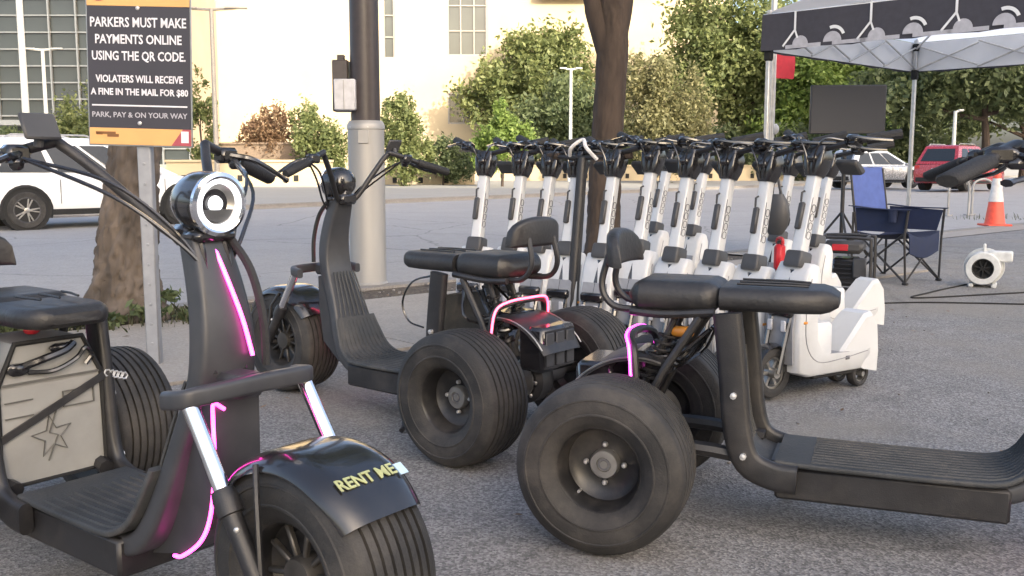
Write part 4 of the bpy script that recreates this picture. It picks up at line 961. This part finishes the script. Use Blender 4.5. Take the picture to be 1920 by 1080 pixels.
o = link('ground_cover', leaf_mesh('ground_cover', leaves([(-2.55, 6.1, .06, .4, .14, .10), (-2.1, 6.4, .08, .25, .15, .13), (-3.1, 5.95, .06, .4, .15, .1)], 900, .035, 44), 'lg2')); tag(o, kind='stuff')
g_ = random.Random(9); m = MB()
for k in range(420):
    p = rn(g_.uniform(-6, 9), g_.uniform(6.22, 6.76)) if k < 300 else (g_.uniform(-2, 6), g_.uniform(1.6, 7)); s = g_.uniform(.006, .022) if k < 300 else g_.uniform(.004, .011)
    m.box((p[0], p[1], s * .3), (s * g_.uniform(.7, 1.8), s, s * .8), s * .2, Matrix.Translation((p[0], p[1], 0)) @ Matrix.Rotation(g_.random() * 3, 4, 'Z') @ Matrix.Translation((-p[0], -p[1], 0)))
tag(m.build('gravel', 'curb'), kind='stuff')
lv = []
g2 = np.random.default_rng(77)
for k in range(230):
    p = rn(g2.uniform(-6, 9), g2.normal(6.1, .5)) if k < 110 else (g2.uniform(-2.5, 6), g2.uniform(1.7, 9)); a = g2.random() * 6.28; L = g2.uniform(.010, .028); c_, s_ = math.cos(a), math.sin(a); z = .018 if k < 110 else .006
    lv += [(p[0] - c_ * L, p[1] - s_ * L, z), (p[0] + s_ * L * .4, p[1] - c_ * L * .4, z + .004), (p[0] + c_ * L, p[1] + s_ * L, z + g2.random() * .012), (p[0] - s_ * L * .4, p[1] + c_ * L * .4, z + .004)]
tag(link('leaf_litter', leaf_mesh('leaf_litter', np.array(lv), 'lg5')), kind='stuff')

# ------------------------------------------------------------------ event tent, screen, camp chair, blower, cone
TZ, TV, TX, TY = 2.14, .36, 1.70, 1.55
tt = empty('canopy_tent', (4.82, 10.22, 0), R(43.5)); tag(tt, 'pop-up tent with charcoal valance printed with pale line shapes', 'tent')
cor = [(-TX, TY), (TX, TY), (TX, -TY), (-TX, -TY)]
m = MB()
for i in range(4):
    a, b = cor[i], cor[(i + 1) % 4]; n = 16
    d = Vector((b[0] - a[0], b[1] - a[1], 0)); nn = Vector((d.y, -d.x, 0)).normalized() * -1
    rings = []
    for k in range(n + 1):
        p = Vector((*a, 0)) + d * (k / n); wv = .012 * math.sin(k * 1.9 + i); sag = -.012 * math.sin(PI * k / n)
        rings.append([tuple(p + nn * (.012 + wv) + Vector((0, 0, TZ + .008 * math.sin(k * 2.1)))), tuple(p + nn * .006 + Vector((0, 0, TZ + TV + sag))), tuple(p + nn * .003 + Vector((0, 0, TZ + TV + sag))), tuple(p + nn * (.009 + wv) + Vector((0, 0, TZ + .008 * math.sin(k * 2.1))))])
    m.loft(rings)
m.build('valance', 'canopy', tt)
m = MB()
for i in range(4):
    a, b = Vector((*cor[i], 0)), Vector((*cor[(i + 1) % 4], 0)); d = b - a; nn = Vector((d.y, -d.x, 0)).normalized() * -1
    q = [a - nn * .004, b - nn * .004]
    m.add([tuple(q[0] + Vector((0, 0, TZ + .015))), tuple(q[1] + Vector((0, 0, TZ + .015))), tuple(q[1] + Vector((0, 0, TZ + TV))), tuple(q[0] + Vector((0, 0, TZ + TV)))], [(0, 1, 2, 3)])
    
m.build('lining', 'lining', tt, smooth=False)
m = MB()
for i in range(4):
    a, b = Vector((*cor[i], TZ + TV + .004)), Vector((*cor[(i + 1) % 4], TZ + TV + .004)); m.add([tuple(a), tuple(b), (0, 0, TZ + TV + .88)], [(0, 1, 2)])
m.build('roof', 'sheer', tt, smooth=False)
def vprint(face):
    """pale printed line pattern on one valance; face maps (u along, z) to a point"""
    out = []; mw, mg = MB(), MB()
    def bar(mb, a, b, w):
        d = Vector((b[0] - a[0], b[1] - a[1])); n_ = Vector((-d.y, d.x)).normalized() * w / 2
        pts = [(a[0] + n_.x, a[1] + n_.y), (b[0] + n_.x, b[1] + n_.y), (b[0] - n_.x, b[1] - n_.y), (a[0] - n_.x, a[1] - n_.y)]
        mb.add([face(*p, o_) for o_ in (.004, .0055) for p in pts], [(0, 1, 2, 3), (4, 5, 6, 7), (0, 1, 5, 4), (1, 2, 6, 5), (2, 3, 7, 6), (3, 0, 4, 7)])
    def disc(mb, c, r, a0=0, a1=180, r0=0):
        n_ = 12; A = [R(a0 + (a1 - a0) * i / n_) for i in range(n_ + 1)]
        for i in range(n_):
            pts = [(c[0] + r0 * math.cos(A[i]), c[1] + r0 * math.sin(A[i])), (c[0] + r * math.cos(A[i]), c[1] + r * math.sin(A[i])), (c[0] + r * math.cos(A[i + 1]), c[1] + r * math.sin(A[i + 1])), (c[0] + r0 * math.cos(A[i + 1]), c[1] + r0 * math.sin(A[i + 1]))]
            mb.add([face(*p, .0045) for p in pts], [(0, 1, 2, 3)])
    for k in range(4):
        u = .38 + .78 * k
        mw, mg = MB(), MB(); out.append((mw, 'lining', 'line_print')); out.append((mg, 'pgrey', 'shape_print'))
        bar(mw, (u, .36), (u, .17), .022); bar(mw, (u, .18), (u - .13, .03), .020); bar(mw, (u, .18), (u + .03, .10), .018)
        disc(mg, (u + .06, .035), .085); bar(mg, (u - .10, .020), (u + .28, .020), .036)
        c = u + .40
        if c < 3.0: mx_ = MB(); out.append((mx_, 'lining', 'arc_print')); mg = MB(); out.append((mg, 'pgrey', 'shape_print')); disc(mg, (c, .035), .095); disc(mx_, (c + .01, .06), .125, 20, 110, .095); bar(mg, (c, .020), (c + .34, .020), .036)
    return out
for nm, face in (('n', lambda u, z, o_: (-TX - .018 - o_, TY - u, TZ + z)), ('s', lambda u, z, o_: (-TX + u, -TY - .018 - o_, TZ + z))):
    [a.build(c, b, tt, smooth=False) for a, b, c in vprint(face)]
for x, y in cor:
    sx, sy = (1 if x > 0 else -1), (1 if y > 0 else -1); m = MB()
    m.box((x - sx * .05, y - sy * .05, 1.30), (.042, .042, 2.5), .005); m.box((x - sx * .05, y - sy * .05, .55), (.040, .040, 1.08), .004); m.box((x - sx * .05, y - sy * .05, .012), (.12, .12, .024), .004)
    lg = m.build('leg', 'alu', tt)
    MB().box((x - sx * .05, y - sy * .05, TZ - .03), (.075, .075, .12), .012).box((x - sx * .05, y - sy * .05, TZ + .30), (.07, .07, .09), .012).build('joint', 'dark', lg)
for i in range(4):
    a, b = Vector((*cor[i], 0)), Vector((*cor[(i + 1) % 4], 0)); a, b = a * .965, b * .965; m = MB(); n = 4
    for k in range(n):
        p, q = a.lerp(b, k / n), a.lerp(b, (k + 1) / n)
        for z0, z1 in ((TZ + .02, TZ + .30), (TZ + .30, TZ + .02)):
            off = Vector((0, 0, .012 if z0 > z1 else 0)); m.tube([p + Vector((0, 0, z0)) + off * 2, q + Vector((0, 0, z1)) + off * 2], .011, 6)
    m.build('scissor_truss', 'alu', tt)
m = MB()
for x, y in cor: m.tube([(x * .96, y * .96, TZ + .28), (x * .45, y * .45, TZ + .55), (0, 0, TZ + .80)], .012, 6)
m.ball((0, 0, TZ + .72), (.06, .06, .09)); m.build('roof_strut', 'alu', tt)
mo = empty('screen_on_stand', (3.62, 10.8, 0), R(-4)); tag(mo, 'dark blank flat screen on a stand under the tent', 'screen')
MB().box((0, 0, 1.60), (.80, .05, .52), .012).build('screen', 'band', mo)
MB().box((0, -.027, 1.605), (.765, .006, .475), .001).build('panel', 'screen', mo)
m = MB(); m.cyl((0, .05, .05), (0, .05, 1.62), .022, 10); m.box((0, .04, 1.6), (.2, .04, .2))
for a in range(3): m.tube([(0, .05, .5), (.38 * math.cos(a * 2.1 + .5), .05 + .38 * math.sin(a * 2.1 + .5), .012)], .013, 7)
m.build('stand', 'black', mo)
# camp chair
ch = empty('camp_chair', (3.36, 8.66, 0), R(-52)); tag(ch, 'navy folding camp chair with a blue back and crossed legs', 'chair')
m = MB(); w = .27
for s in (1, -1):
    m.tube([(-.26, s * w, .015), (.24, s * w * .95, .43)], .010, 7); m.tube([(.28, s * w, .015), (-.22, s * w * .95, .43)], .010, 7)
    m.tube([(-.24, s * w, .01), (-.24, s * w, .60)], .011, 7); m.tube([(.27, s * (w + .03), .40), (.29, s * (w + .02), .63)], .011, 7); m.tube([(-.21, s * w * .95, .42), (-.30, s * w * .93, .98)], .011, 7)
    m.tube([(.28, s * w, .02), (.27, s * (w + .03), .42)], .010, 7)
for x in (-.26, .28): m.tube([(x, -w, .02), (x * .9, w, .40)], .009, 7); m.tube([(x, w, .02), (x * .9, -w, .40)], .009, 7)
for s in (1, -1):
    for x in (-.26, .28): m.box((x, s * w, .012), (.05, .035, .024), .006)
m.build('frame', 'black', ch)
def sling(pts_a, pts_b, th, sagz=0, sagx=0, n=8):
    A, B = smooth(pts_a, 4), smooth(pts_b, 4); rings = []
    for a, b in zip(A, B):
        top, bot = [], []
        for k in range(n + 1):
            t = k / n; p = a.lerp(b, t); c = math.sin(PI * t); p = p + Vector((-sagx * c, 0, -sagz * c)); top.append(tuple(p)); bot.append(tuple(p + Vector((-th, 0, -th))))
        rings.append(top + bot[::-1])
    return MB().loft(rings)
sling([(-.20, -w * .95, .43), (0, -w * .95, .415), (.24, -w * .95, .44), (.28, -w * .9, .42), (.285, -w * .85, .27)], [(-.20, w * .95, .43), (0, w * .95, .415), (.24, w * .95, .44), (.28, w * .9, .42), (.285, w * .85, .27)], .006, .05).build('seat', 'navy', ch)
sling([(-.21, -w * .95, .43), (-.25, -w * .95, .70), (-.30, -w * .93, .99)], [(-.21, w * .95, .43), (-.25, w * .95, .70), (-.30, w * .93, .99)], .006, 0, .045).build('back', 'blue', ch)
for s in (1, -1): sling([(-.26, s * (w - .02), .66), (0, s * (w - .01), .64), (.31, s * (w - .0), .64)], [(-.26, s * (w + .045), .66), (0, s * (w + .055), .64), (.31, s * (w + .06), .64)], .006, .004).build('armrest', 'navy', ch)
m = MB(); m.lathe([(.03, 0), (.042, .10), (.046, .105), (.040, .10), (.028, .004), (0, .004)], 14, Matrix.Translation((.17, -(w + .05), .53))); m.build('cup_holder', 'navy', ch)
for s in (1, -1):
    m = MB(); m.add([(-.2, s * w * .98, .44), (.24, s * w * .98, .44), (.28, s * (w + .015), .62), (-.22, s * w, .64), (-.2, s * w * .98 + .005, .44), (.24, s * w * .98 + .005, .44), (.28, s * (w + .015) + .005, .62), (-.22, s * w + .005, .64)], [(0, 1, 2, 3), (4, 5, 6, 7), (0, 1, 5, 4), (1, 2, 6, 5), (2, 3, 7, 6), (3, 0, 4, 7)])
    m.build('side_panel', 'navy', ch)
# blower
fn = empty('air_blower', (3.95, 8.22, 0), R(-118)); fn.scale = (.86, .86, .86); tag(fn, 'off white drum shaped air blower with a round black intake', 'blower')
XF = Matrix.Translation((0, 0, .185)) @ ZX
MB().lathe([(.090, .16), (.100, .17), (.150, .168), (.158, .155), (.158, -.10), (.150, -.115), (.0, -.12)], 32, XF).build('drum', 'fanw', fn)
MB().lathe([(.158, -.13), (.182, -.13), (.184, -.10), (.182, -.09), (.158, -.09), (.158, -.13)], 32, XF).build('rear_flange', 'fanw', fn)
MB().lathe([(.098, .168), (.092, .172), (.085, .12), (.0, .10)], 28, XF).build('intake', 'dark', fn)
m = MB()
for k in range(7): m.box((.045, 0, .135), (.085, .012, .02), 0, XF @ Matrix.Rotation(k * .9, 4, 'Z'))
m.build('impeller', 'dark', fn)
m = MB(); m.box((.02, .14, .30), (.15, .22, .10), .012); m.build('outlet', 'fanw', fn)
m = MB()
for s in (1, -1): m.box((.02, s * .10, .018), (.24, .045, .036), .008)
m.build('foot', 'fanw', fn)
MB().tube(smooth([(-.06, 0, .34), (-.05, 0, .40), (.06, 0, .40), (.07, 0, .34)], 4), .012, 7).build('handle', 'fanw', fn)
tag(MB().tube(smooth([(3.85, 8.3, .006), (3.3, 7.75, .006), (3.1, 7.45, .006), (4.2, 7.8, .006), (5.6, 8.1, .006), (7.5, 8.2, .006)], 8), .007, 6).build('power_cable', 'dark'), 'thin black cable lying on the asphalt by the blower', 'cable')
tag(MB().tube(smooth([(2.3, 7.0, .006), (3.0, 7.2, .006), (4.4, 7.05, .006), (6.5, 7.2, .006)], 8), .006, 6).build('power_cable', 'dark'), 'second black cable on the asphalt nearer the white scooters', 'cable')
# cone
co = empty('traffic_cone', (7.97, 16.3, .0)); tag(co, 'orange traffic cone with a pale reflective collar at right', 'cone')
MB().box((0, 0, .018), (.40, .40, .036), .01).build('base', 'cone', co)
MB().lathe([(.165, .036), (.155, .06), (.038, .96), (.030, .985), (0, .985)], 24).build('body', 'cone', co)
m = MB()
for z0, z1 in ((.40, .78),):
    r = lambda z: .165 - .1280 * (z - .036) / .93 + .003; m.lathe([(r(z0), z0), (r(z1), z1)], 24)
m.build('collar', 'conew', co)
for x, y, lab in ((9.75, 21.6, 'grey tube bike rack, left of the pair beyond the camp chair'), (10.45, 22.0, 'grey tube bike rack, right of the pair beyond the camp chair')):
    br = empty('bike_rack', (x, y, -.1), R(15)); tag(br, lab, 'bike rack', 'bike racks across the driveway')
    MB().tube(smooth([(-.26, 0, 0), (-.26, 0, .55), (-.2, 0, .72), (0, 0, .78), (.2, 0, .72), (.26, 0, .55), (.26, 0, 0)], 4), .026, 8).build('hoop', 'galv', br)
    m = MB(); m.box((-.26, 0, .01), (.14, .14, .02)); m.box((.26, 0, .01), (.14, .14, .02)); m.build('base_plate', 'galv', br)

# ------------------------------------------------------------------ cars
def make_car(label, x, y, yaw, paint, L=4.5, W_=1.84, H=1.62, z=-.12):
    t = empty('parked_car', (x, y, z), yaw); tag(t, label, 'car')     # origin under the rear axle, x forward
    w = W_ / 2; ra, fa = 0, L * .60; x0, x1 = -L * .19, L * .81; belt = H * .585; hood = H * .57
    st = [(x0, .38, .70, .88), (x0 + .04, .30, belt * .96, .95), (x0 + .25, .24, belt, 1.), (L * .35, .22, belt, 1.), (L * .50, .22, belt - .01, 1.), (L * .60, .22, hood, .99), (x1 - .35, .24, hood * .93, .97), (x1 - .08, .30, hood * .80, .90), (x1, .40, hood * .62, .82)]
    rings = []
    for xx, zb, zt, k in st:
        ww = w * k; zm = zb + (zt - zb) * .55
        rings.append([(xx, -ww * .93, zb), (xx, -ww * .99, zb + .1), (xx, -ww, zm), (xx, -ww * .965, zt - .06), (xx, -ww * .90, zt), (xx, 0, zt + .015), (xx, ww * .90, zt), (xx, ww * .965, zt - .06), (xx, ww, zm), (xx, ww * .99, zb + .1), (xx, ww * .93, zb)])
    MB().loft(rings).build('body', paint, t, ang=30)
    bx = [(x0 + .06, -1), (L * .60, -1), (L * .60, 1), (x0 + .06, 1)]; gw, rw = w * .90, w * .70; rx0, rx1 = x0 + .52, L * .31
    def side(u, v, s, off=0):
        xa = (x0 + .06) + (rx0 - x0 - .06) * v; xb = L * .60 + (rx1 - L * .60) * v; return (xa + (xb - xa) * u, s * (gw + (rw - gw) * v + off), belt - .005 + (H - .05 - belt) * v)
    rings = [[(x0 + .06, -gw, belt - .01), (L * .60, -gw * .92, belt - .01), (L * .60, gw * .92, belt - .01), (x0 + .06, gw, belt - .01)], [(rx0, -rw, H - .05), (rx1, -rw, H - .05), (rx1, rw, H - .05), (rx0, rw, H - .05)], [(rx0 + .12, -rw * .85, H), (rx1 - .12, -rw * .85, H), (rx1 - .12, rw * .85, H), (rx0 + .12, rw * .85, H)]]
    MB().loft(rings).build('cabin', paint, t, ang=20)
    for s in (1, -1):
        for a, b in ((.10, .36), (.40, .66), (.69, .93)):
            sk = lambda u, v: (u + (.045 if u < .2 else 0) * v - (.03 if u > .9 else 0) * v)
            pts = [side(sk(a, .10), .10, s, .006), side(sk(b, .10), .10, s, .006), side(sk(b, .86), .86, s, .006), side(sk(a, .86), .86, s, .006)]
            pts2 = [(p[0], p[1] - s * .012, p[2]) for p in pts]
            MB().add(pts + pts2, [(0, 1, 2, 3), (4, 5, 6, 7), (0, 1, 5, 4), (1, 2, 6, 5), (2, 3, 7, 6), (3, 0, 4, 7)]).build('side_window', 'cglass', t, smooth=False)
        m = MB(); m.box((L * .50, s * (w + .06), belt + .05), (.10, .16, .11), .03); m.build('wing_mirror', paint, t)
        m = MB(); m.box((L * .30, s * (w - .002), .30), (L * .42, .02, .10), .004); m.build('sill_trim', 'dark', t)
        m = MB(); m.box((x0 + .12, s * w * .80, belt * .86), (.20, .26, .20), .03); m.build('tail_lamp', 'lamp', t)
        m = MB(); m.box((x1 - .14, s * w * .68, hood * .76), (.24, .34, .12), .03); m.build('headlight', 'clear', t)
        for xx in (.75, 1.75): MB().box((L * .10 + xx - .2, s * (w + .004), belt - .14), (.17, .03, .03), .008).build('door_handle', paint, t)
        m = MB()
        for xx in (L * .12 + .02, L * .34, L * .53): m.box((xx, s * (w * .998), belt * .70), (.008, .012, belt * .45))
        m.build('door_seam', 'dark', t)
        for xx in (ra, fa):
            m = MB(); m.tube([(xx + .40 * math.cos(a), s * (w - .03), .34 + .40 * math.sin(a)) for a in np.linspace(-.35, PI + .35, 16)], .045, 8); m.cyl((xx, s * (w - .30), .34), (xx, s * (w + .001), .34), .385, 24); m.build('wheel_arch', 'dark', t)
            X = Matrix.Translation((xx, s * (w - .10), .34)) @ ZY
            wh = MB().lathe([(.21, -.11), (.30, -.12), (.34, -.08), (.34, .09), (.325, .118), (.28, .125), (.225, .115)], 28, X).build('wheel', 'rubber', t)
            m = MB(); m.lathe([(.225, .112), (.215, .118), (.20, .105), (.19, .04), (.0, .03)] if s > 0 else [(.225, -.112), (.215, -.118), (.20, -.105), (.19, -.04), (.0, -.03)], 28, X); rm = m.build('rim', 'band', wh)
            m = MB()
            for k in range(5):
                for dd in (-.16, .16):
                    X2 = Matrix.Translation((xx, s * (w - .10), .34)) @ Matrix.Rotation(k * 2 * PI / 5 + dd, 4, 'Y'); m.box((.125, s * .095, 0), (.17, .03, .026), .006, X2)
            m.lathe([(.05, s * .11), (.03, s * .12), (0, s * .12)], 12, X); m.build('spoke', 'steel', wh)
    m = MB(); q = .02
    a, b = (x0 + .06, belt), (rx0, H - .05)
    pt = lambda v, y: (a[0] + (b[0] - a[0]) * v - .008, y, a[1] + (b[1] - a[1]) * v)
    m.add([pt(.14, -gw * .80), pt(.14, gw * .80), pt(.86, rw * .85), pt(.86, -rw * .85)] + [(p[0] + .014, p[1], p[2]) for p in (pt(.14, -gw * .80), pt(.14, gw * .80), pt(.86, rw * .85), pt(.86, -rw * .85))], [(0, 1, 2, 3), (4, 5, 6, 7), (0, 1, 5, 4), (1, 2, 6, 5), (2, 3, 7, 6), (3, 0, 4, 7)]); m.build('rear_window', 'cglass', t, smooth=False)
    a2, b2 = (L * .60, belt), (rx1, H - .05); pt = lambda v, y: (a2[0] + (b2[0] - a2[0]) * v + .008, y, a2[1] + (b2[1] - a2[1]) * v)
    m = MB(); P4 = [pt(.08, -gw * .80), pt(.08, gw * .80), pt(.90, rw * .86), pt(.90, -rw * .86)]; m.add(P4 + [(p[0] - .014, p[1], p[2]) for p in P4], [(0, 1, 2, 3), (4, 5, 6, 7), (0, 1, 5, 4), (1, 2, 6, 5), (2, 3, 7, 6), (3, 0, 4, 7)]); m.build('windscreen', 'cglass', t, smooth=False)
    m = MB(); m.box((x0 + .03, 0, .42), (.10, W_ * .86, .20), .04); m.build('rear_bumper', 'dark', t)
    MB().box((x0 + .012, 0, belt * .76), (.03, .34, .13), .004).build('number_plate', 'boxw', t)
    for s in (1, -1): MB().tube([(rx0 + .15, s * rw * .9, H + .0), (rx0 + .25, s * rw * .9, H + .045), (rx1 - .3, s * rw * .9, H + .045), (rx1 - .15, s * rw * .9, H)], .016, 6).build('roof_rail', 'alu', t)
    return t
make_car('white crossover car passing on the road at the left edge', -8.97, 17.75, R(41), 'carw', 4.6, 1.86, 1.60)
make_car('silver white car parked across the road left of the tent pole', 15.1, 44.2, R(24), 'cars', 4.5, 1.82, 1.66, -.03)
make_car('red sport utility car parked across the road behind the cone', 17.7, 40.6, R(42), 'carr', 4.7, 1.92, 1.80, -.03)

# ------------------------------------------------------------------ lamps, poles, banner
def lamp(label, x, y, h, r, arms=1, mt='lampw', head=.5, z=-.05):
    t = empty('street_lamp', (x, y, z)); tag(t, label, 'street lamp')
    MB().tube([(0, 0, 0), (0, 0, .4), (0, 0, .42), (0, 0, h)], [r * 1.6, r * 1.6, r, r * .75], 10).build('pole', mt, t)
    m = MB()
    for s in ((1, -1) if arms == 2 else (1,)): m.tube([(0, 0, h - .05), (s * head, 0, h + .02)], r * .5, 6); m.box((s * head, 0, h + .03), (head * .9, .22, .09), .03)
    m.build('lamp_head', mt, t); return t
lamp('tall pale pole with lamp at far left edge before the glazed building', -20.4, 42, 13, .16, 1, 'lampw', 1.0)
lamp('shorter two headed lamp beside the tall pale pole at far left', -27.0, 58, 7.6, .13, 2, 'lampw', .8)
lamp('grey street pole right of the parking sign before the cream wall', -13.35, 45, 7.9, .12, 2, 'frame', 1.1)
lamp('slender pale lamp in front of the big green trees, left of the dark trunk', 3.4, 58, 6.5, .11, 2, 'lampw', .45)
lamp('short white lamp post at right behind the red car', 20.6, 46.5, 3.5, .10, 1, 'lampw', .25)
t = empty('slim_pole', (3.13, 12.1, -.1)); tag(t, 'slim pale metal pole at the left corner of the tent', 'pole')
MB().tube([(0, 0, 0), (0, 0, 4.6)], .036, 12).build('tube', 'alu', t); MB().box((0, 0, .01), (.2, .2, .02)).build('base_plate', 'galv', t)
t = empty('red_banner', (3.27, 12.5, -.1)); tag(t, 'small red banner on a thin pale pole under the tent corner', 'banner')
MB().tube([(0, 0, 0), (0, 0, 2.55)], .014, 8).build('pole', 'conew', t)
sling([(.012, 0, 2.18), (.012, 0, 2.36), (.012, 0, 2.53)], [(.24, .02, 2.17), (.24, -.02, 2.35), (.23, 0, 2.52)], .004, 0, 0).build('banner_cloth', 'flag', t)
MB().ball((0, 0, 1.55), .075, 12).build('white_globe', 'conew', t)
